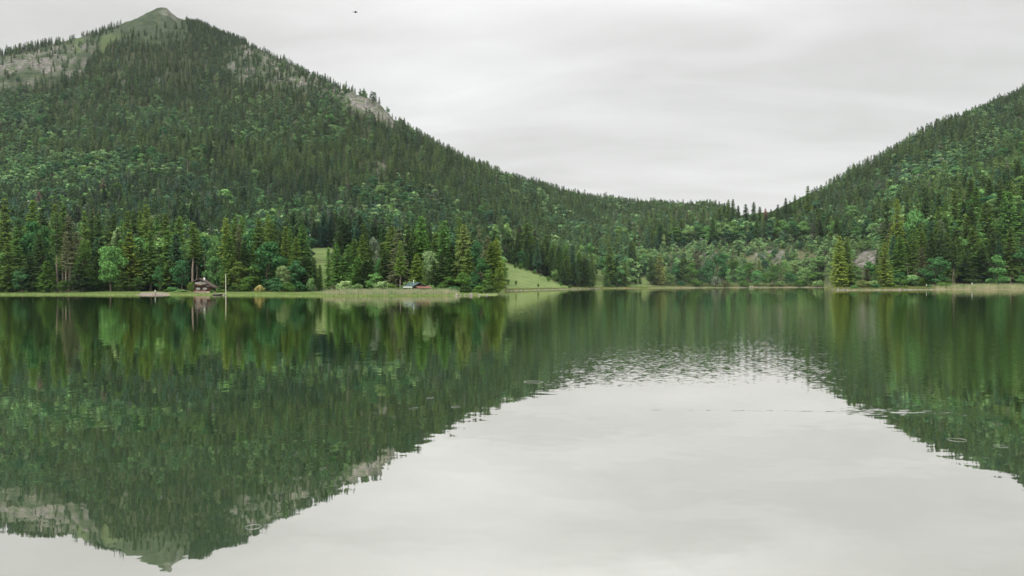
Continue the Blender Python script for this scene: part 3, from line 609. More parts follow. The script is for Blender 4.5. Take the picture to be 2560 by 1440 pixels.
# --- scattered forest
def scatter():
    sp = 7.0
    X, Y = np.meshgrid(np.arange(-1500, 1500, sp), np.arange(300, 1960, sp), indexing='ij')
    X = X.ravel() + rng.uniform(-.48, .48, X.size) * sp; Y = Y.ravel() + rng.uniform(-.48, .48, Y.size) * sp
    px = X2px(X, Y); ok = (px > -420) & (px < 2980); X, Y, px = X[ok], Y[ok], px[ok]
    z = ground(X, Y); py = z2py(z, X, Y); n = len(X)
    iy0 = np.interp(px, gx, Y0); iy1 = np.interp(px, gx, Y1); iy2 = np.interp(px, gx, Y2); iy4 = np.interp(px, gx, Y4)
    d = np.ones(n)
    d[(Y < iy1 + 12) | (z < .8) | (Y > iy4 + 140)] = 0
    d[meadow(px, py, Y)] = 0
    fil = (Y > iy0 + 46) & (Y < iy1 + 13) & (((px < 465) & ~((px > 125) & (px < 190))) | ((px > 575) & (px < 765)) | ((px > 855) & (px < 1005)) | ((px > 1095) & (px < 1235))); d[fil] = .9
    wood = (Y < 420) & (((px < 770)) | ((px > 850) & (px < 1245)))
    d[(px > 455) & (px < 1252) & (Y < 322)] = 0; d[(px > 778) & (px < 846) & (Y < 655)] = 0
    d[(Y < 430) & (px > 2070) & (px < 2230)] = .0
    d[(px > 2080) & (px < 2215) & (Y < 640)] = 0
    bush = (px > 1620) & (px < 2215) & (py > 606) & (Y < 900) & (Y > iy1)
    d[inpoly(px, py, BOWL)] = .16; d[inpoly(px, py, SHO)] = .5; d[inpoly(px, py, BARE)] = .04
    for q in ROCKS: d[inpoly(px, py, q)] = .0 if q[0][0] > 2000 else .35
    for q in SCRUB: d[inpoly(px, py, q)] = .6
    d[inpoly(px, py, SUMMIT)] = 0
    low = (py < 112) & (px < 470); d[low] *= .35; d[(py < 84) & (px > 300) & (px < 440)] *= .2; d[(px>180)&(px<400)&(Y>iy4-60)] *= .15
    cl1 = fbm(X / 70, Y / 90, 41, 3); cl2 = fbm(X / 45, Y / 60, 47, 3); cl3 = fbm(X / 22, Y / 30, 53, 3)
    d *= np.where(cl3 < -.42, .45, 1)
    keep = rng.random(n) < d
    X, Y, px, py, z, bush, cl1, cl2, cl3 = [a[keep] for a in (X, Y, px, py, z, bush, cl1, cl2, cl3)]; n = len(X)
    pb = np.clip(.27 + cl1 * 1.5, .03, .9); pb = pb + .22 * ((py > 255) & (py < 375) & (px < 1050)) * (cl3 > -.1) + .4 * ((px < 260) & (py > 400) & (py < 500)); pb = np.where(py < 240, pb * .35, pb); pb = np.where(py < 150, .03, pb)
    pb = np.where((px > 1250) & (px < 1850), pb * .9, pb); pb = np.where(bush, .88, pb)
    isb = rng.random(n) < pb
    # big mid-slope trees, small ones under the ridge
    hh = np.interp(z, [0, 60, 150, 300, 560], [25, 24, 20, 16, 11]) * rng.uniform(.68, 1.2, n) * (1 + cl2 * .3)
    hh = np.where(isb, hh * .78, hh); hh = np.where(inpoly(px, py, SHO) | inpoly(px, py, BOWL), hh * .82, hh)
    hh = np.where(bush, rng.uniform(5, 11, n), hh)
    hh = np.where((px > 2260) & (Y < 620), hh * 1.08, hh)
    ww = np.where(isb, hh * rng.uniform(.6, .85, n), hh * rng.uniform(.25, .34, n))
    tint = np.zeros((n, 3)); nm = np.empty(n, object)
    con = [('olive', .30), ('dark', .30), ('green', .12), ('blue', .13), ('brown', .08), ('grey', .06), ('rust', .008)]
    bro = [('green', .22), ('emerald', .22), ('bright', .08), ('light', .14), ('spring', .06), ('blue', .16), ('grey', .1)]
    for lst, msk in ((con, ~isb), (bro, isb)):
        pr = np.array([q[1] for q in lst]); pr /= pr.sum(); u = np.clip(rng.random(n) * .75 + (cl2 + .5) * .25, 0, .999)
        j = np.searchsorted(np.cumsum(pr), u); j = np.clip(j, 0, len(lst) - 1)
        for q in range(len(lst)):
            mm = msk & (j == q); nm[mm] = lst[q][0]; tint[mm] = T[lst[q][0]]
    olv = ~isb & (py > 365) & (py < 460) & (rng.random(n) < .5); nm[olv] = 'olive'; tint[olv] = np.array(T['olive']) * 1.05
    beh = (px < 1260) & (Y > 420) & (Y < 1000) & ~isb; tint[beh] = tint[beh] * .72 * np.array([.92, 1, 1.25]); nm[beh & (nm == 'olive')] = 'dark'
    nm[bush & isb & (rng.random(n) < .5)] = 'light'; tint[nm == 'light'] = T['light']
    return X, Y, px, py, z, hh, ww, isb, bush, nm, tint
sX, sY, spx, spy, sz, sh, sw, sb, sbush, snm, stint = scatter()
# keep clear of the trees placed by hand
hX = np.array([q['X'] for q in trees]); hY = np.array([q['Y'] for q in trees])
cl = np.ones(len(sX), bool)
nearm = np.where(sY < 1000)[0]
for i0 in range(0, len(nearm), 2000):
    ii = nearm[i0:i0 + 2000]; dd = (sX[ii, None] - hX) ** 2 + ((sY[ii, None] - hY)) ** 2; cl[ii] = dd.min(1) > 9
# what stands close in front of the skyline spruces placed by hand must not hide them: shorten trees that would poke above the wood
near = (sY < 430) & (spx < 1250); topy = np.interp(spx, [0, 460, 600, 760, 860, 1000, 1240], [550, 560, 575, 600, 625, 590, 620]) + 9 * np.sin(spx / 13)
mh = (spy - topy) * sY / F * .9; sh = np.where(near & (sh > mh), np.maximum(mh, 5), sh)
skyz = (spx > 1795) & (spx < 2015) & (sY < 1250); lim = np.interp(spx, [1795, 1850, 1930, 2015], [515, 538, 528, 488])
mh = (spy - lim) * sY / F; sh = np.where(skyz & (sh > mh), np.maximum(mh, 5), sh)
sX, sY, spx, spy, sz, sh, sw, sb, sbush, snm, stint = [a[cl] for a in (sX, sY, spx, spy, sz, sh, sw, sb, sbush, snm, stint)]

# --- which trees show: paint silhouettes front to back
NB = 0.5; BW, BH = 1280, 380; cov = np.zeros((BH, BW), bool)
allt = [(q['Y'], 1, i) for i, q in enumerate(trees)] + [(float(sY[i]), 0, i) for i in range(len(sX))]
allt.sort(); vis_h = np.zeros(len(trees)); vis_s = np.zeros(len(sX))
for Yt, hd, i in allt:
    if hd: q = trees[i]; x, yb_, h_, w_, br = q['x'], float(z2py(q['z'], q['X'], q['Y'])), q['h'] * F / Yt, q['w'] * F / Yt, q['k'] in 'BU'
    else: x, yb_, h_, w_, br = spx[i], spy[i], sh[i] * F / Yt, sw[i] * F / Yt, sb[i]
    if x < -10 or x > 2570: continue
    c = 0
    for k_ in range(5):
        wf = (.9 if br else (k_ + .6) / 5) * w_ * .5
        a0, a1 = int((yb_ - h_ * (1 - k_ / 5)) * NB), int((yb_ - h_ * (1 - (k_ + 1) / 5)) * NB + .5)
        b0, b1 = int((x - wf) * NB), int((x + wf) * NB + .7)
        a0, b0 = max(a0, 0), max(b0, 0)
        if a1 <= a0 or b1 <= b0: continue
        blk = cov[a0:a1, b0:b1]
        if blk.size: c += blk.size - int(blk.sum()); blk[:] = True
    if hd: vis_h[i] = c
    else: vis_s[i] = c
n_hs = sum(1 for i, q in enumerate(trees) if q['k'] in 'SP' and vis_h[i] > 14); n_hb = sum(1 for i, q in enumerate(trees) if q['k'] == 'B' and vis_h[i] > 14)
order = np.argsort(-vis_s); solo = np.zeros(len(sX), bool)
ws, wb = max(0, 285 - n_hs), max(0, 200 - n_hb)
for i in order:
    if vis_s[i] < 30: break
    if sbush[i] and sh[i] < 5: continue
    if sb[i] and wb > 0: solo[i] = True; wb -= 1
    elif not sb[i] and ws > 0: solo[i] = True; ws -= 1
for i in np.where(solo)[0]:
    trees.append(dict(k='B' if sb[i] else 'S', x=float(spx[i]), X=float(sX[i]), Y=float(sY[i]), z=float(sz[i]), h=float(sh[i]), w=float(sw[i]), tint=snm[i], rgb=tuple(stint[i]), label=None, var=None, hand=False))
trees = [q for i, q in enumerate(trees) if i >= len(vis_h) or vis_h[i] > 14 or q['label'] or q['x'] < 0 or q['x'] > 2560]
print('hand', len(vis_h), 'individual', len(trees), 'scattered', len(sX), 'S', sum(q['k'] in 'SP' for q in trees), 'B', sum(q['k'] == 'B' for q in trees))

# --- labels: landmark, direction, row
LM = [(-60, 'end of the shore in view'), (165, 'cluster of bare pale trunks'), (385, 'pink gravel beach'), (515, 'brown chalet'), (650, 'straw yellow shrub'), (812, 'meadow gap'),
      (935, 'bright shrub behind the reeds'), (1048, 'green-roofed hut'), (1245, 'tip of the wooded point'), (1340, 'lakeside meadow'), (1498, 'grassy gap'), (1612, 'distant pale roof'), (1677, 'small pale birch'),
      (1790, 'grey willow shrub'), (1920, 'grey outcrop on the bank'), (2105, 'golden twin spruces'), (2168, 'rockslide'), (2275, 'gravel landing'), (2338, 'round-crowned emerald tree'), (2425, 'small white post'), (2527, 'forked post')]
ORD = ['first', 'second', 'third', 'fourth', 'fifth', 'sixth', 'seventh', 'eighth', 'ninth', 'tenth', 'eleventh', 'twelfth', 'thirteenth', 'fourteenth', 'fifteenth', 'sixteenth', 'seventeenth', 'eighteenth', 'nineteenth', 'twentieth']
def rowname(q):
    Y, x = q['Y'], q['x']; yb_ = float(z2py(q['z'], q['X'], Y))
    iy1 = float(np.interp(x, gx, Y1))
    if Y < iy1 + 6: return 'at the waterside'
    if Y < iy1 + 70: return 'in the shore wood'
    if yb_ > 640: return 'at the foot of the slope'
    if yb_ > 560: return 'low on the slope'
    return 'higher on the slope'
buckets = {}
for q in trees:
    if q['label']: continue
    d = [(abs(q['x'] - x), i) for i, (x, _) in enumerate(LM)]; d.sort(); i = d[0][1]
    sgn = 1 if q['x'] >= LM[i][0] else -1; j = i + sgn
    q['lm'] = (i, j if 0 <= j < len(LM) else None, rowname(q), {'S': 'spruce', 'P': 'bare-trunked spruce', 'B': 'broadleaf tree', 'U': 'bush'}[q['k']], CNAME[q['tint']])
    buckets.setdefault(q['lm'], []).append(q)
for key, qs in buckets.items():
    i, j, row, sp_, cn = key; qs.sort(key=lambda q: abs(q['x'] - LM[i][0]))
    for k_, q in enumerate(qs):
        to = f' towards the {LM[j][1]}' if j is not None else ''
        base = f'{cn} {sp_} {row}'
        o_ = '' if len(qs) == 1 else ORD[min(k_, 19)] + ' '
        lab = f'{o_}{cn} {sp_} {row} by the {LM[i][1]}{to}' if len(qs) == 1 else f'{o_}{cn} {sp_} {row} from the {LM[i][1]}{to}'
        if len(lab.split()) > 16: lab = lab.split(' towards')[0] + (', outward side' if j and j < i else '')
        q['label'] = ' '.join(lab.split()[:16])
used = set()
for q in sorted(trees, key=lambda q: (q['lm'][0] if 'lm' in q else -1, q['Y'])):
    lab = q['label']
    if lab in used:
        b_ = ' '.join(lab.split(' towards')[0].split()[:12])
        for ex in ('set farther back', 'standing farthest back', 'half hidden behind', 'nearly hidden behind', 'showing only its top', 'showing only its side', 'deepest in shade', 'second deepest in shade', 'third deepest in shade'):
            if b_ + ', ' + ex not in used: lab = b_ + ', ' + ex; break
    used.add(lab); q['label'] = lab
labs = [q['label'] for q in trees]; print('DUP', [l for l in set(labs) if labs.count(l) > 1])

GRP = {'S': 'spruces around the lake', 'P': 'spruces around the lake', 'B': 'broadleaf trees around the lake', 'U': 'bushes along the bank'}
for n_, q in enumerate(trees):
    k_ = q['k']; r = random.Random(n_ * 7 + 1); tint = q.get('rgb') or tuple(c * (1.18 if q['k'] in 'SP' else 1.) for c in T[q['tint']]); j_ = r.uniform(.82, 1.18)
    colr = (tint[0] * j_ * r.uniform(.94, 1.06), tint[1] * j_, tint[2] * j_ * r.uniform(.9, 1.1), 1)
    nm_, cat = {'S': ('spruce_tree', 'spruce'), 'P': ('spruce_tree', 'spruce'), 'B': ('broadleaf_tree', 'tree'), 'U': ('bush', 'bush')}[k_]
    o = link(nm_, None, loc=(q['X'], q['Y'], q['z'] - .15), rz=r.uniform(0, 6.28), label=q['label'], category=cat, group=GRP[k_])
    if k_ == 'S': v = q['var'] if q['var'] is not None else r.randrange(6); me, h0, w0, tm = SPR[v], 25., [6.8, 6, 7.8, 6.8, 5.2, 7.4][v], SPT[n_ % 2]
    elif k_ == 'P': v = r.randrange(3); me, h0, w0, tm = PIN[v], 25., [6, 5.6, 6.8][v], PNT[n_ % 2]
    elif k_ == 'B': v = q['var'] if q['var'] is not None else r.randrange(5); me, h0, w0, tm = BRO[v], 18., [11, 9, 12, 10, 13][v], BRT[n_ % 2]
    else: v = r.randrange(3); me, h0, w0, tm = BUS[v], 3., 4.6, BUT
    sz_ = q['h'] / h0; sx_ = q['w'] / w0 * (1.3 if k_ == 'S' else 1.15)
    o.scale = (sx_, sx_, sz_)
    c = link('crown' if k_ != 'U' else 'foliage', me, None, parent=o); c.color = colr
    link('trunk' if k_ != 'U' else 'stem', tm, None, parent=o)

# --- the rest of the forest: instanced on points
hid = bpy.data.collections.new('forest_kinds')
def far_spruce(i, R, h0, rg): return spruce_mesh('far_spruce', 100 + i, R=R, h0=h0, nb=6, step=1.1, detail=2, twig=False, ragged=rg, mat_=M_leafI, clump=2, csize=.8)
protoC = [far_spruce(i, *a) for i, a in enumerate([(3.3, .05, .25), (2.8, .08, .35), (3.7, .05, .3), (3.1, .2, .45)])]
dead = trunk_mesh('far_snag', 24, .35, M_barkpale, 4, .4, 30, top=.08); protoC.append(dead)
protoB = [broad_mesh('far_broadleaf', 120 + i, w=w_, c0=.05, lobes=12, per=26, size=.95, shape=s_, mat_=M_leafI) for i, (w_, s_) in enumerate([(11, 'round'), (12.5, 'round'), (10, 'cone'), (12, 'round')])]
def forest(name, protos, sel, h0, w0, label, snag=None):
    cl_ = bpy.data.collections.new(name + '_kinds')
    for i, me in enumerate(protos):
        o = bpy.data.objects.new(f'{name}_kind_{chr(97 + i)}', me); cl_.objects.link(o)
    i_ = np.where(sel)[0]; n = len(i_)
    P = np.stack([sX[i_], sY[i_], sz[i_] - .4], 1)
    me = bpy.data.meshes.new(name); me.vertices.add(n); me.vertices.foreach_set('co', P.astype(np.float32).ravel())
    S = np.stack([sw[i_] / w0 * 1.15, sw[i_] / w0 * 1.15, sh[i_] / h0], 1)
    Rr = np.stack([rng.normal(0, .025, n), rng.normal(0, .025, n), rng.uniform(0, 6.28, n)], 1)
    nk = len(protos) - (1 if snag else 0); K = rng.integers(0, nk, n)
    if snag: K[rng.random(n) < np.where(spy[i_] < 250, .035, .010)] = nk
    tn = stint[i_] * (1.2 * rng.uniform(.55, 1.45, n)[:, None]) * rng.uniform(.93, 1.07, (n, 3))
    # tints blend towards a greyer green with distance and height
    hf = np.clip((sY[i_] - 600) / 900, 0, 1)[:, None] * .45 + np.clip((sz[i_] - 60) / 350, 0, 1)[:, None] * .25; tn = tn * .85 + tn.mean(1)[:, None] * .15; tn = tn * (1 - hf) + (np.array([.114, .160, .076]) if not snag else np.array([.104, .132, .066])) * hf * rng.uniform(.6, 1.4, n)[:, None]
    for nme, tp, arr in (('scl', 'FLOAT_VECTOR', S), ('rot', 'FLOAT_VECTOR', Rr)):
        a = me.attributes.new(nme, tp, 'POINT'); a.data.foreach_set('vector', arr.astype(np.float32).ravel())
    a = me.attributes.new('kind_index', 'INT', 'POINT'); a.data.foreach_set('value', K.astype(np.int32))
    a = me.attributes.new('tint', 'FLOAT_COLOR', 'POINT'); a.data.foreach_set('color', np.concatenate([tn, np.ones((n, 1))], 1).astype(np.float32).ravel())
    me.update()
    o = link(name, me, None, kind='stuff', label=label)
    g = bpy.data.node_groups.new(name, 'GeometryNodeTree')
    g.interface.new_socket('Geometry', in_out='INPUT', socket_type='NodeSocketGeometry'); g.interface.new_socket('Geometry', in_out='OUTPUT', socket_type='NodeSocketGeometry')
    gi = g.nodes.new('NodeGroupInput'); go = g.nodes.new('NodeGroupOutput'); ip = g.nodes.new('GeometryNodeInstanceOnPoints')
    ci_ = g.nodes.new('GeometryNodeCollectionInfo'); ci_.inputs['Collection'].default_value = cl_; ci_.inputs['Separate Children'].default_value = True; ci_.inputs['Reset Children'].default_value = True
    def na(nme, dt):
        a_ = g.nodes.new('GeometryNodeInputNamedAttribute'); a_.data_type = dt; a_.inputs['Name'].default_value = nme; return a_.outputs[0]
    L(g, gi.outputs[0], ip.inputs['Points']); L(g, ci_.outputs[0], ip.inputs['Instance']); ip.inputs['Pick Instance'].default_value = True
    L(g, na('kind_index', 'INT'), ip.inputs['Instance Index']); L(g, na('scl', 'FLOAT_VECTOR'), ip.inputs['Scale'])
    er = g.nodes.new('FunctionNodeEulerToRotation'); L(g, na('rot', 'FLOAT_VECTOR'), er.inputs[0]); L(g, er.outputs[0], ip.inputs['Rotation'])
    L(g, ip.outputs[0], go.inputs[0])
    md = o.modifiers.new('scatter', 'NODES'); md.node_group = g
    return o
rest = ~solo
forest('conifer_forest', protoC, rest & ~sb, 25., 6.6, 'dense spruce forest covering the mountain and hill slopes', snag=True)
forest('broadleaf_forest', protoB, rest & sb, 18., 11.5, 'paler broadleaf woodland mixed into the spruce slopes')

# ------------------------------------------------------------------ grass, reeds
def blades(name, X, Y, hgt, wid, material, label, lean=.25, tuft=1):
    X = np.repeat(X, tuft) + rng.normal(0, .12, len(X) * tuft) * (tuft > 1); Y = np.repeat(Y, tuft) + rng.normal(0, .12, len(Y) * tuft) * (tuft > 1)
    n = len(X); z = ground(X, Y) - .05; h_ = hgt * rng.uniform(.6, 1.2, n); w_ = wid * rng.uniform(.6, 1.3, n); a = rng.uniform(0, 3.14, n)
    dx, dy = np.cos(a) * w_, np.sin(a) * w_; lx, ly = rng.normal(0, lean, n) * h_, rng.normal(0, lean, n) * h_
    V = np.stack([np.stack([X - dx, Y - dy, z], 1), np.stack([X + dx, Y + dy, z], 1), np.stack([X + lx, Y + ly, z + h_], 1)], 1).reshape(-1, 3)
    return link(name, mesh_np(name, V, [np.arange(3 * n).reshape(-1, 3)]), material, kind='stuff', label=label)
def strip(x0, x1, d0, d1, n, edge=None):
    x = rng.uniform(x0, x1, n); y0_ = np.interp(x, gx, Y0); Y = y0_ + rng.uniform(d0, d1, n); return px2X(x, Y), Y
X, Y = strip(800, 1150, 7, 26, 17000); k_ = rng.random(len(X)) < np.clip((X2px(X, Y) - 800) / 60, 0, 1) * np.clip((1150 - X2px(X, Y)) / 40, 0, 1) * (.6 + fbm(X / 3, Y / 3, 77, 2)); X, Y = X[k_], Y[k_]; blades('reed_bed', X, Y, 1.7, .05, M_reed, 'pale straw reeds standing along the low point', .06)
X, Y = strip(2330, 2660, 2, 30, 26000); k_ = rng.random(len(X)) < np.clip((X2px(X, Y) - 2330) / 90, .05, 1) * (.55 + fbm(X / 4, Y / 4, 78, 3)); X, Y = X[k_], Y[k_]; blades('reed_bed', X, Y, 2.1, .06, M_reed2, 'grey green reeds fringing the bank under dark spruces', .07)
X, Y = strip(-150, 350, 1, 34, 20000); blades('shore_grass', X, Y, .45, .06, M_grass, 'low sedge along the waterline before the dark wood', .3)
X, Y = strip(425, 1200, .5, 42, 42000); blades('shore_grass', X, Y, .4, .06, M_grass, 'low pale sedge along the chalet shore', .3)
M_grass2 = mat('bank_herbs', (0.10, 0.16, 0.045), noise='world', rgb2=(0.22, 0.2, 0.07), scale=.3)
X, Y = strip(2085, 2340, 3, 30, 14000); blades('bank_herbs', X, Y, .9, .1, M_grass2, 'weedy herbs and grass on the far stony bank', .3)
X, Y = strip(1262, 2075, 2, 16, 14000); blades('shore_herbs', X, Y, .9, .14, M_grass2, 'weeds along the far waterline', .3)

# ------------------------------------------------------------------ stones
def rock_mesh(seed, name='boulder'):
    import bmesh
    bm = bmesh.new(); bmesh.ops.create_icosphere(bm, subdivisions=2, radius=1)
    r = random.Random(seed); off = [Vector((r.uniform(-1, 1), r.uniform(-1, 1), r.uniform(-1, 1))).normalized() for _ in range(7)]
    for v in bm.verts:
        s_ = 1
        for o in off:
            d = v.co.normalized().dot(o)
            if d > .55: s_ = min(s_, .55 / d * r.uniform(.97, 1.03) + .1)
        v.co *= s_; v.co.z *= .65
    me = bpy.data.meshes.new(name); bm.to_mesh(me); bm.free(); me.materials.append(M_rock); return me
RM = [rock_mesh(i) for i in range(4)]
def stone(x, dY, size, label, group=None, absY=None):
    Y = absY or float(np.interp(x, gx, Y0)) + dY; X = float(px2X(x, Y))
    o = link('boulder', RM[random.randrange(4)], loc=(X, Y, max(float(ground(X, Y)), -.1) + size * .15), rz=random.uniform(0, 6), label=label, category='boulder')
    o.scale = (size, size * .8, size)
    if group: o['group'] = group
    return o
stone(561, .5, .62, 'pale boulder at the waterline beside the white pole')
for x, s_, lb in [(1142, .7, 'brown boulder where the reeds give way to the wooded point'), (1152, .5, 'small boulder beside the first brown one at the wooded point'), (1163, .45, 'middle small boulder below the bushes of the wooded point'),
                  (1177, .8, 'largest pale boulder at the foot of the wooded point'), (1198, .5, 'low dark boulder under the overhanging emerald tree'), (1216, .45, 'last small boulder before the tip of the wooded point')]:
    stone(x, 1.0, s_, lb, 'boulders at the foot of the wooded point')
for x, s_, lb in [(2084, .7, 'flat pale boulder at the outermost stony point'), (2094, 1.0, 'big reddish boulder under the golden twin spruces'), (2110, .8, 'boulder between the twin spruces and the light green tree'), (2118, .6, 'small boulder next to the light green tree on the stony bank'),
                  (2145, .5, 'low boulder on the stony bank before the yellow shrub'), (2158, .6, 'pale boulder on the stony bank below the rockslide'), (2250, .9, 'dark boulder beside the gravel landing'), (2262, .6, 'smaller pale boulder touching the gravel landing')]:
    stone(x, 1.2, s_, lb, 'boulders on the stony bank')
def pebbles(name, x0, x1, d0, d1, n, s0, s1, label):
    x = rng.uniform(x0, x1, n); Y = np.interp(x, gx, Y0) + rng.uniform(d0, d1, n); X = px2X(x, Y); z = ground(X, Y); V = []; Fc = []
    base = np.array([[1,0,0],[-.5,.87,0],[-.5,-.87,0],[0,0,.8],[.3,.4,.5]])
    for i in range(n):
        s_ = rng.uniform(s0, s1); a = rng.uniform(0, 6.28); c, s2 = math.cos(a), math.sin(a)
        v = base * s_ * rng.uniform(.7, 1.3, (1, 3)); V.append(np.stack([v[:,0]*c - v[:,1]*s2 + X[i], v[:,0]*s2 + v[:,1]*c + Y[i], v[:,2] + z[i] - .02], 1))
        o = 5 * i; Fc += [(o, o+4, o+3), (o+4, o+1, o+3), (o+1, o+2, o+3), (o+2, o, o+3), (o, o+1, o+4)]
    link(name, mesh_np(name, np.concatenate(V), [np.array(Fc)]), M_rock, kind='stuff', label=label)
pebbles('shore_stones', 1262, 1500, 0, 6, 500, .15, .5, 'scattered pale stones along the meadow shore')
pebbles('shore_stones', 1640, 2075, 0, 5, 500, .2, .6, 'pale stones along the far waterline')
pebbles('shore_stones', 2092, 2345, 0, 4, 420, .12, .4, 'reddish stones along the near bank waterline')
pebbles('beach_gravel', 345, 420, 0, 25, 500, .08, .25, 'gravel and driftwood on the pink beach')

# ------------------------------------------------------------------ chalet
M_timber = mat('dark_timber', (0.028, 0.017, 0.013), noise='obj', rgb2=(0.045, 0.022, 0.015), scale=3)
M_red = mat('red_timber', (0.06, 0.02, 0.015)); M_roof = mat('shingle_roof', (0.105, 0.085, 0.068), noise='obj', rgb2=(0.07, 0.056, 0.046), scale=5)
M_stone = mat('pale_plinth', (0.55, 0.48, 0.40), noise='obj', rgb2=(0.4, 0.33, 0.27), scale=3); M_glass = mat('window_glass', (0.05, 0.06, 0.07), .15, spec=.5)
M_shut = mat('pale_shutter', (0.42, 0.36, 0.35)); M_flower = mat('flowers', (0.55, 0.16, 0.05), noise='obj', rgb2=(.15, .2, .05), scale=9)
CY = 268; CX = float(px2X(486, CY)); cz = float(ground(CX + 3, CY)) + .2
ch = link('chalet', None, loc=(CX, CY, cz), rz=math.radians(8), label='dark brown wooden chalet with broad gable roof on the left shore', category='house')
WX = 5.7; AP = 1.65; hE, hA, hR = 3.75, 4.75, 1.95          # wall width, apex x, left eave / apex / right eave heights
link('wall', MB().prism([(0, .5), (WX, .5), (WX, hR + .1), (AP, hA - .1), (0, hE - .12)], 0, 5).mesh('wall'), M_timber, ch)
link('stone_base', MB().box(-.15, 5.0, -.15, 5.1, -1.0, .5).box(5.0, WX + .1, .2, 5.05, -1.0, .5).mesh('stone_base'), M_stone, ch)
def slab(x0, z0, x1, z1, th, y0, y1):
    return MB().prism([(x0, z0), (x1, z1), (x1, z1 + th), (x0, z0 + th)], y0, y1).mesh('roof')
rf = link('roof', MB().prism([(-.75, hE - .28), (AP, hA), (AP, hA + .22), (-.75, hE - .04)], -1.0, 5.7).prism([(AP, hA), (WX + .75, hR - .35), (WX + .75, hR - .1), (AP, hA + .22)], -1.0, 5.7).mesh('roof'), M_roof, ch)
# overlapping shingle courses
cr = MB(); nC = 12
for i in range(nC):
    t0, t1 = i / nC, (i + 1.12) / nC; xa, za = AP + (WX + .8 - AP) * t0, hA + .23 + (hR - .33 - hA) * t0; xb, zb = AP + (WX + .8 - AP) * t1, hA + .30 + (hR - .33 - hA) * t1
    cr.poly([(xa, -1.02, za), (xb, -1.02, zb), (xb, 5.72, zb), (xa, 5.72, za), (xb, -1.02, zb - .09), (xb, 5.72, zb - .09)], [(0, 1, 2, 3), (1, 4, 5, 2)])
link('shingle_course', cr.mesh('shingle_course'), M_roof, rf, kind='stuff')
link('chimney', MB().box(AP + .7, AP + 1.15, 2.4, 2.85, 3.8, 5.1).box(AP + .64, AP + 1.21, 2.34, 2.91, 5.1, 5.18).mesh('chimney'), M_white, rf)
def window(parent, x0, x1, z0, z1, y=0., shut=True, sm_=M_shut):
    f = link('window', MB().box(x0, x1, y - .06, y + .04, z0, z0 + .09).box(x0, x1, y - .06, y + .04, z1 - .09, z1).box(x0, x0 + .09, y - .06, y + .04, z0 + .09, z1 - .09).box(x1 - .09, x1, y - .06, y + .04, z0 + .09, z1 - .09)
             .box((x0 + x1) / 2 - .04, (x0 + x1) / 2 + .04, y - .05, y + .04, z0 + .09, z1 - .09).mesh('window'), M_white, parent)
    link('pane', MB().box(x0 + .09, x1 - .09, y - .02, y + .02, z0 + .09, z1 - .09).mesh('pane'), M_glass, f)
    if shut:
        for a, b in ((x0 - .36, x0 - .03), (x1 + .03, x1 + .36)): link('shutter', MB().box(a, b, y - .09, y - .03, z0, z1).mesh('shutter'), sm_, f)
window(ch, .55, 1.15, 2.95, 3.6); window(ch, 1.6, 2.2, 2.85, 3.75, shut=False); window(ch, 2.75, 3.45, 2.95, 3.6)
window(ch, .9, 1.5, 1.15, 1.75); window(ch, 3.05, 3.65, 1.15, 1.75)
bl = link('balcony', MB().box(.3, 3.9, -.75, -.05, 2.15, 2.25).box(.3, 3.9, -.78, -.70, 2.25, 2.6).mesh('balcony'), M_timber, ch)
fb = MB()
for i in range(26): x = 1.2 + 1.5 * i / 25; fb.poly([(x - .08, -.84, 2.6), (x + .08, -.9, 2.62), (x, -.95, 2.9 + random.uniform(-.08, .08)), (x, -.78, 2.75)], [(0, 1, 2), (0, 2, 3), (1, 3, 2)])
link('flower_box', fb.mesh('flower_box'), M_flower, bl)
link('door', MB().box(4.2, 4.95, -.05, .06, .5, 2.1).mesh('door'), M_red, ch)
link('beam', MB().box(3.7, 5.1, -.5, -.35, 2.25, 2.38).mesh('beam'), M_stone, ch)
for x in (.15, 5.1): link('post', MB().box(x - .08, x + .08, -.62, -.46, .0, 2.2).mesh('post'), M_red, ch)
for i, (x0, x1) in enumerate(((.3, 1.9), (2.2, 3.8))):
    b = link('garden_bench', MB().box(0, x1 - x0, -.2, .2, .40, .46).box(0, x1 - x0, .18, .24, .46, .9).box(.1, .18, -.18, .18, 0, .4).box(x1 - x0 - .18, x1 - x0 - .1, -.18, .18, 0, .4).mesh('garden_bench'), mat('bench_wood', (.25, .17, .12)),
             loc=ch.matrix_world @ Vector((0, 0, 0)), label=['brown bench before the chalet plinth, nearer the bushes', 'brown bench before the chalet plinth, nearer the red door'][i], category='bench')
    R22 = Matrix.Rotation(math.radians(8), 3, 'Z'); b.location = Vector((CX, CY, cz)) + R22 @ Vector((x0, -1.1, -.1)); b.rotation_euler = (0, 0, math.radians(8))

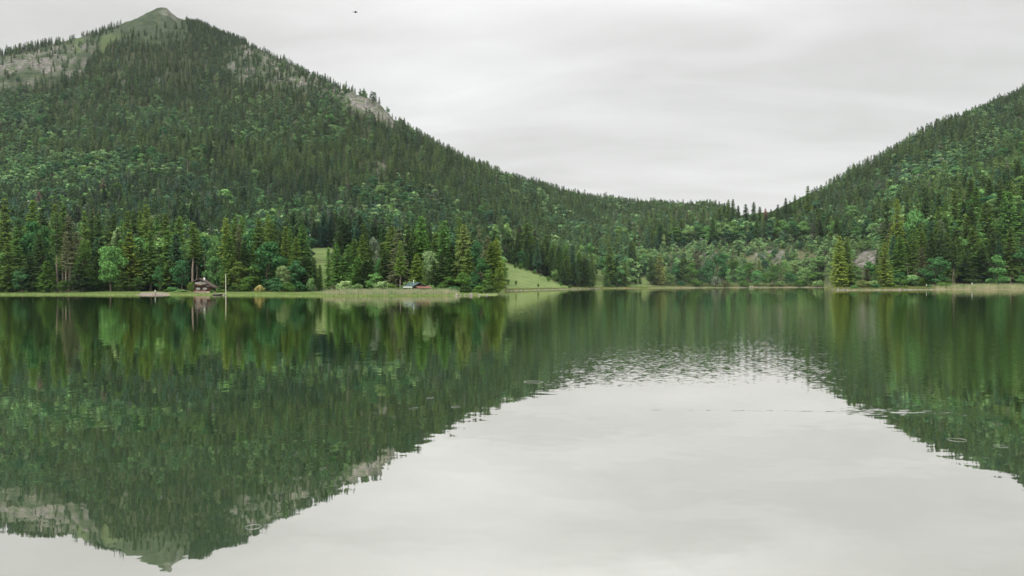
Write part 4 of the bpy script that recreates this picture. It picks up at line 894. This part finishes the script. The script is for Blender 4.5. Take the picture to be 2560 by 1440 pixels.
# white pole, boat, post on the beach
Yp = float(np.interp(564, gx, Y0)) + 1.5; Xp = float(px2X(564.5, Yp))
fp = link('flagpole', None, loc=(Xp, Yp, 0), label='slender white pole rising from the waterline beside the chalet', category='pole')
link('mast', MB().tube([(0, 0, -.3), (0, 0, 6.6)], [.085, .06], 8).mesh('mast'), mat('weathered_white', (.62, .58, .5)), fp); link('finial', MB().tube([(0, 0, 6.6), (0, 0, 6.72), (0, 0, 6.8)], [.08, .12, .03], 8).mesh('finial'), M_bark, fp)
Yb = float(np.interp(544, gx, Y0)) - 1.0; Xb = float(px2X(544, Yb))
def boat():
    o = link('rowing_boat', None, loc=(Xb, Yb, .0), rz=.5, label='small dark rowing boat moored before the chalet', category='boat')
    n = 9; V = []; Fc = []
    for i in range(n):
        s = i / (n - 1); wd = .62 * math.sin(math.pi * (.12 + .83 * s)) ** .6 if s < 1 else .03; kz = -.12 + .18 * max(0, s - .6) ** 1.2; x = -1.5 + 3.0 * s
        V += [(x, -wd, .38 + .16 * s * s), (x, -wd * .7, kz + .08), (x, 0, kz), (x, wd * .7, kz + .08), (x, wd, .38 + .16 * s * s)]
    for i in range(n - 1):
        for k_ in range(4): a = i * 5 + k_; Fc.append((a, a + 1, a + 6, a + 5))
    Fc.append((0, 1, 2, 3, 4)); me = bpy.data.meshes.new('hull'); me.from_pydata(V, [], Fc); me.update()
    link('hull', me, mat('tarred_wood', (.03, .025, .022)), o)
    g = MB(); g.tube([V[i * 5] for i in range(n)], .035, 5); g.tube([V[i * 5 + 4] for i in range(n)], .035, 5); link('gunwale', g.mesh('gunwale'), mat('pale_wood', (.4, .36, .3)), o)
    for x in (-.6, .4): link('thwart', MB().box(x, x + .2, -.55, .55, .24, .28).mesh('thwart'), M_bark, o)
boat()
def post(x, dY, h_, w_, m1, m2, label, lean=0, name='wooden_post', absY=None):
    Y = absY or float(np.interp(x, gx, Y0)) + dY; X = float(px2X(x, Y)); z = float(ground(X, Y)) - .1
    o = link(name, None, loc=(X, Y, z), label=label, category='post')
    link('shaft', MB().box(-w_/2, w_/2, -w_/2, w_/2, 0, h_ * .62).mesh('shaft'), m1, o); link('head', MB().box(-w_*.7, w_*.7, -w_*.7, w_*.7, h_ * .62, h_).mesh('head'), m2, o)
    o.rotation_euler = (0, lean, 0); return o
post(388, 3, 1.6, .16, M_bark, mat('grey_post', (.5, .5, .45)), 'pale-topped short post standing on the pink gravel beach')
post(2430, 26, 2.6, .22, M_bark, M_white, 'small white-topped post in the reeds nearer the round emerald tree', absY=410)
post(2500, 26, 2.6, .18, M_bark, M_white, 'small white-topped post under the bright pear-shaped tree', absY=412)
post(2316, 10, 2.0, .16, M_white, M_white, 'thin white stake on the bank before the round emerald tree', absY=398)
# forked dead stem on the reed bank
Y = 410.; X = float(px2X(2527, Y)); z = float(ground(X, Y))
fk = link('forked_post', None, loc=(X, Y, z - .1), label='bare forked grey post with one side arm above the reeds', category='post')
hh = 6.2; link('stem', MB().tube([(0, 0, 0), (-.1, 0, hh * .45), (.05, 0, hh * .7), (-.1, 0, hh)], [.2, .17, .14, .1], 7).mesh('stem'), M_barkpale, fk)
link('side_arm', MB().tube([(0, 0, hh * .68), (.7, 0, hh * .8), (2.0, 0, hh * .84)], [.12, .1, .05], 6).mesh('side_arm'), M_barkpale, fk)
# leaning and bare trunks
def bare(x, Y, ytop, label, lean=0., r0=.18):
    X = float(px2X(x, Y)); z = float(ground(X, Y)); h_ = max((float(z2py(z, X, Y)) - ytop) * Y / F, 2)
    me = trunk_mesh('bare_trunk', h_, r0, M_barkpale, int(x), .6, 8, top=.05)
    o = link('bare_trunk', me, loc=(X, Y, z - .1), label=label, category='dead tree', group='bare dead trunks'); o.rotation_euler = (0, lean, 0)
bare(2272, 428, 652, 'short pale trunk leaning above the shore bushes by the gravel landing', -.09, .25)
bare(2382, 418, 679, 'short pale trunk under the dark spruces, beyond the round emerald tree')
bare(820, 700, 566, 'thin pale dead trunk at the forest edge above the meadow gap', 0, .25)
bare(571, 800, 500, 'tall pale dead trunk behind the golden spruces past the chalet', 0, .25)
bare(880, 900, 520, 'pale bare trunk halfway up the slope above the green spruces', 0, .3)
bare(1996, 960, 560, 'bare trunk at the forest edge over the far bank', .0, .3)
bare(2010, 950, 590, 'slanting bare trunk at the forest edge over the far bank', .35, .25)
bare(1833, 950, 590, 'pale straight stem below the tall skyline spruces', .0, .3)
bare(512, 318, 640, 'thin pale stem just behind the chalet chimney', .0, .12)
bare(492, 310, 660, 'second bare trunk close behind the chalet ridge', .0, .2)

# ------------------------------------------------------------------ hut with green roof
M_groof = mat('green_metal', (0.045, 0.095, 0.088), .5, noise='obj', rgb2=(0.035, 0.07, 0.066), scale=2, spec=.4); M_rroof = mat('red_tiles', (0.22, 0.105, 0.078), noise='obj', rgb2=(0.15, 0.075, 0.055), scale=6)
HY = 247; HX = float(px2X(1047, HY)); hz = float(ground(HX, HY)) + .05
hu = link('lakeside_hut', None, loc=(HX, HY, hz), rz=math.radians(38), label='small hut with green metal roof behind the reeds', category='hut')
link('wall', MB().prism([(-2.0, 0), (2.0, 0), (2.0, 2.15), (0, 3.1), (-2.0, 2.15)], 0, 4.2).mesh('wall'), M_timber, hu)
rh = link('roof', MB().prism([(-2.7, 1.85), (0, 3.18), (0, 3.28), (-2.7, 1.95)], -.7, 4.8).prism([(0, 3.18), (2.7, 1.85), (2.7, 1.95), (0, 3.28)], -.7, 4.8).mesh('roof'), M_groof, hu)
sm2 = MB()
for i in range(9): y = -.65 + i * .67; sm2.poly([(-2.7, y, 1.96), (0, y, 3.29), (0, y + .05, 3.29), (-2.7, y + .05, 1.96), (-2.7, y + .025, 2.01), (0, y + .025, 3.34)], [(0, 1, 5, 4), (3, 4, 5, 2)])
link('standing_seam', sm2.mesh('standing_seam'), M_groof, rh, kind='stuff')
link('fascia', MB().box(-2.76, -2.71, -.7, 4.8, 1.68, 1.93).mesh('fascia'), M_white, rh)
link('stovepipe', MB().tube([(-.5, 2.2, 2.9), (-.5, 2.2, 3.9)], .1, 8).tube([(-.5, 2.2, 3.9), (-.5, 2.2, 4.05)], .17, 8).mesh('stovepipe'), M_white, rh)
def hwin(y0, y1):
    f = link('window', MB().box(-2.08, -1.98, y0, y1, .9, 1.0).box(-2.08, -1.98, y0, y1, 1.55, 1.65).box(-2.08, -1.98, y0, y0 + .08, 1.0, 1.55).box(-2.08, -1.98, y1 - .08, y1, 1.0, 1.55).mesh('window'), M_white, hu)
    link('pane', MB().box(-2.03, -2.0, y0 + .08, y1 - .08, 1.0, 1.55).mesh('pane'), mat('curtained_glass', (.5, .5, .48), .4), f)
hwin(.6, 1.5); hwin(2.6, 3.4)
pr_ = link('porch_roof', MB().prism([(-1.6, 1.75), (3.4, 1.75), (3.4, 1.85), (-1.6, 1.85)], -.1, 0).mesh('porch_roof'), M_rroof, hu)
me = MB().poly([(-1.5, -2.2, 1.55), (3.6, -2.2, 1.55), (3.6, 0, 2.2), (-1.5, 0, 2.2), (-1.5, -2.2, 1.45), (3.6, -2.2, 1.45), (3.6, 0, 2.1), (-1.5, 0, 2.1)], [(0,1,2,3),(7,6,5,4),(0,4,5,1),(1,5,6,2),(3,2,6,7),(0,3,7,4)]).mesh('porch_roof')
pr_.data = me; me.materials.append(M_rroof)
for x in (-1.35, 1.1, 3.45): link('post', MB().box(x - .07, x + .07, -2.1, -1.96, 0, 1.5).mesh('post'), M_barkpale, hu)
link('gable_window', MB().box(.9, 1.2, -.06, .0, 2.3, 2.5).mesh('gable_window'), M_white, hu)

# far pale roof, snow lances, markers
Yv = 860.; Xv = float(px2X(1610, Yv)); zv = float(py2z(655, 1610, Yv))
vb = link('distant_building', None, loc=(Xv, Yv, zv), rz=.12, label='distant low building with a pale roof between far spruces', category='building')
link('wall', MB().box(-4, 4, 0, 6, -4, 1.6).mesh('wall'), mat('plaster', (.55, .52, .47)), vb); link('roof', MB().prism([(-4.6, 1.5), (4.6, 1.5), (4.2, 2.0), (-4.2, 2.0)], -.4, 2.9).poly([(-4.6, -.5, 1.5), (4.6, -.5, 1.5), (4.4, 3, 3.0), (-4.4, 3, 3.0), (-4.6, 6.5, 1.5), (4.6, 6.5, 1.5)], [(0, 1, 2, 3), (3, 2, 5, 4)]).mesh('roof'), M_white, vb)
def lance(x, Y, ytop, label):
    X = float(px2X(x, Y)); z = float(ground(X, Y)); h_ = max((float(z2py(z, X, Y)) - ytop) * Y / F, 3)
    o = link('snow_lance', None, loc=(X, Y, z), label=label, category='pole', group='white-headed poles above the shore wood')
    link('pole', MB().tube([(0, 0, -.3), (0, 0, h_ - 1.8)], [.12, .09], 6).mesh('pole'), mat('galvanised', (.45, .47, .47)), o)
    link('head', MB().tube([(0, 0, h_ - 1.8), (-.1, 0, h_ - 1.6), (-.15, 0, h_ - .3), (-.1, 0, h_)], [.2, .5, .5, .2], 8).mesh('head'), M_white, o)
    link('base_cover', MB().tube([(0, 0, -.3), (0, 0, .9), (0, 0, 1.9)], [1.1, .9, .3], 8).mesh('base_cover'), M_white, o)
lance(775.5, 645, 586, 'white-capped pole with white base at the top of the meadow gap'); lance(730.5, 640, 576, 'white pole head showing above the spruces by the meadow gap')
for x, lb in ((1875, 'tiny white marker at the far waterline, nearer the willow shrub'), (1881, 'tiny white marker at the far waterline, nearer the grey outcrop')):
    Ym = 743.; Xm = float(px2X(x, Ym)); o = link('white_marker', None, loc=(Xm, Ym, max(float(ground(Xm, Ym)), 0)), label=lb, category='marker', group='white markers at the far waterline')
    link('board', MB().box(-.35, .35, -.05, .05, .5, 1.15).mesh('board'), M_white, o); link('stake', MB().box(-.08, .08, .05, .15, -.2, 1.1).mesh('stake'), M_bark, o)
# summit cross
Ys = 1748.; Xs = float(px2X(410, Ys)); zs = float(ground(Xs, Ys))
cr_ = link('summit_cross', None, loc=(Xs, Ys, zs - .3), label='tiny cross on the mountain summit', category='cross')
link('upright', MB().box(-.18, .18, -.18, .18, 0, 4.5).mesh('upright'), M_bark, cr_); link('crossbar', MB().box(-1.2, 1.2, -.15, .15, 3.0, 3.4).mesh('crossbar'), M_bark, cr_)

# bird
Yd = 60.; zd = float(py2z(31.2, 892, Yd)); Xd = float(px2X(892, Yd))
bd = link('bird', None, loc=(Xd, Yd, zd), rz=.2, label='small dark bird gliding in the pale sky', category='bird')
def lathe(prof, n=8):
    V = []; Fc = []
    for x, r in prof:
        for k_ in range(n): V.append((x, r * math.cos(2*math.pi*k_/n), r * math.sin(2*math.pi*k_/n)))
    for i in range(len(prof) - 1):
        for k_ in range(n): Fc.append((i*n+k_, i*n+(k_+1)%n, (i+1)*n+(k_+1)%n, (i+1)*n+k_))
    return V, Fc
M_bird = mat('dark_plumage', (.012, .012, .012)); V, Fc = lathe([(-.16, .003), (-.1, .03), (0, .045), (.06, .035), (.1, .028), (.13, .02), (.16, .002)])
me = bpy.data.meshes.new('body'); me.from_pydata(V, [], Fc); me.update(); link('body', me, M_bird, bd)
link('tail', MB().poly([(-.12, -.02, 0), (-.12, .02, 0), (-.26, .05, .0), (-.26, -.05, 0), (-.12, 0, -.01), (-.26, 0, -.008)], [(0, 1, 2, 3), (0, 3, 5, 4), (1, 4, 5, 2)]).mesh('tail'), M_bird, bd)
for s in (-1, 1):
    link('wing', MB().poly([(.05, 0, .01), (.06, s * .12, .05), (.0, s * .26, .02), (-.06, s * .12, .03), (-.07, 0, 0), (0, s * .1, .025)], [(0, 1, 5), (1, 2, 5), (2, 3, 5), (3, 4, 5), (4, 0, 5)]).mesh('wing'), M_bird, bd)

# ------------------------------------------------------------------ air
hb = link('haze', MB().box(-3100, 3100, -3100, 3100, -8.5, 720).mesh('haze'), None, kind='stuff', label='thin pale haze over the lake and mountains')
m = bpy.data.materials.new('haze'); m.use_nodes = True; t = m.node_tree; t.nodes.clear(); o = N(t, 'ShaderNodeOutputMaterial'); pv = N(t, 'ShaderNodeVolumePrincipled')
pv.inputs['Color'].default_value = (.76, .92, 1.0, 1); pv.inputs['Density'].default_value = HAZE; pv.inputs['Anisotropy'].default_value = .2; L(t, pv.outputs[0], o.inputs['Volume'])
hb.data.materials.append(m); m.cycles.homogeneous_volume = True
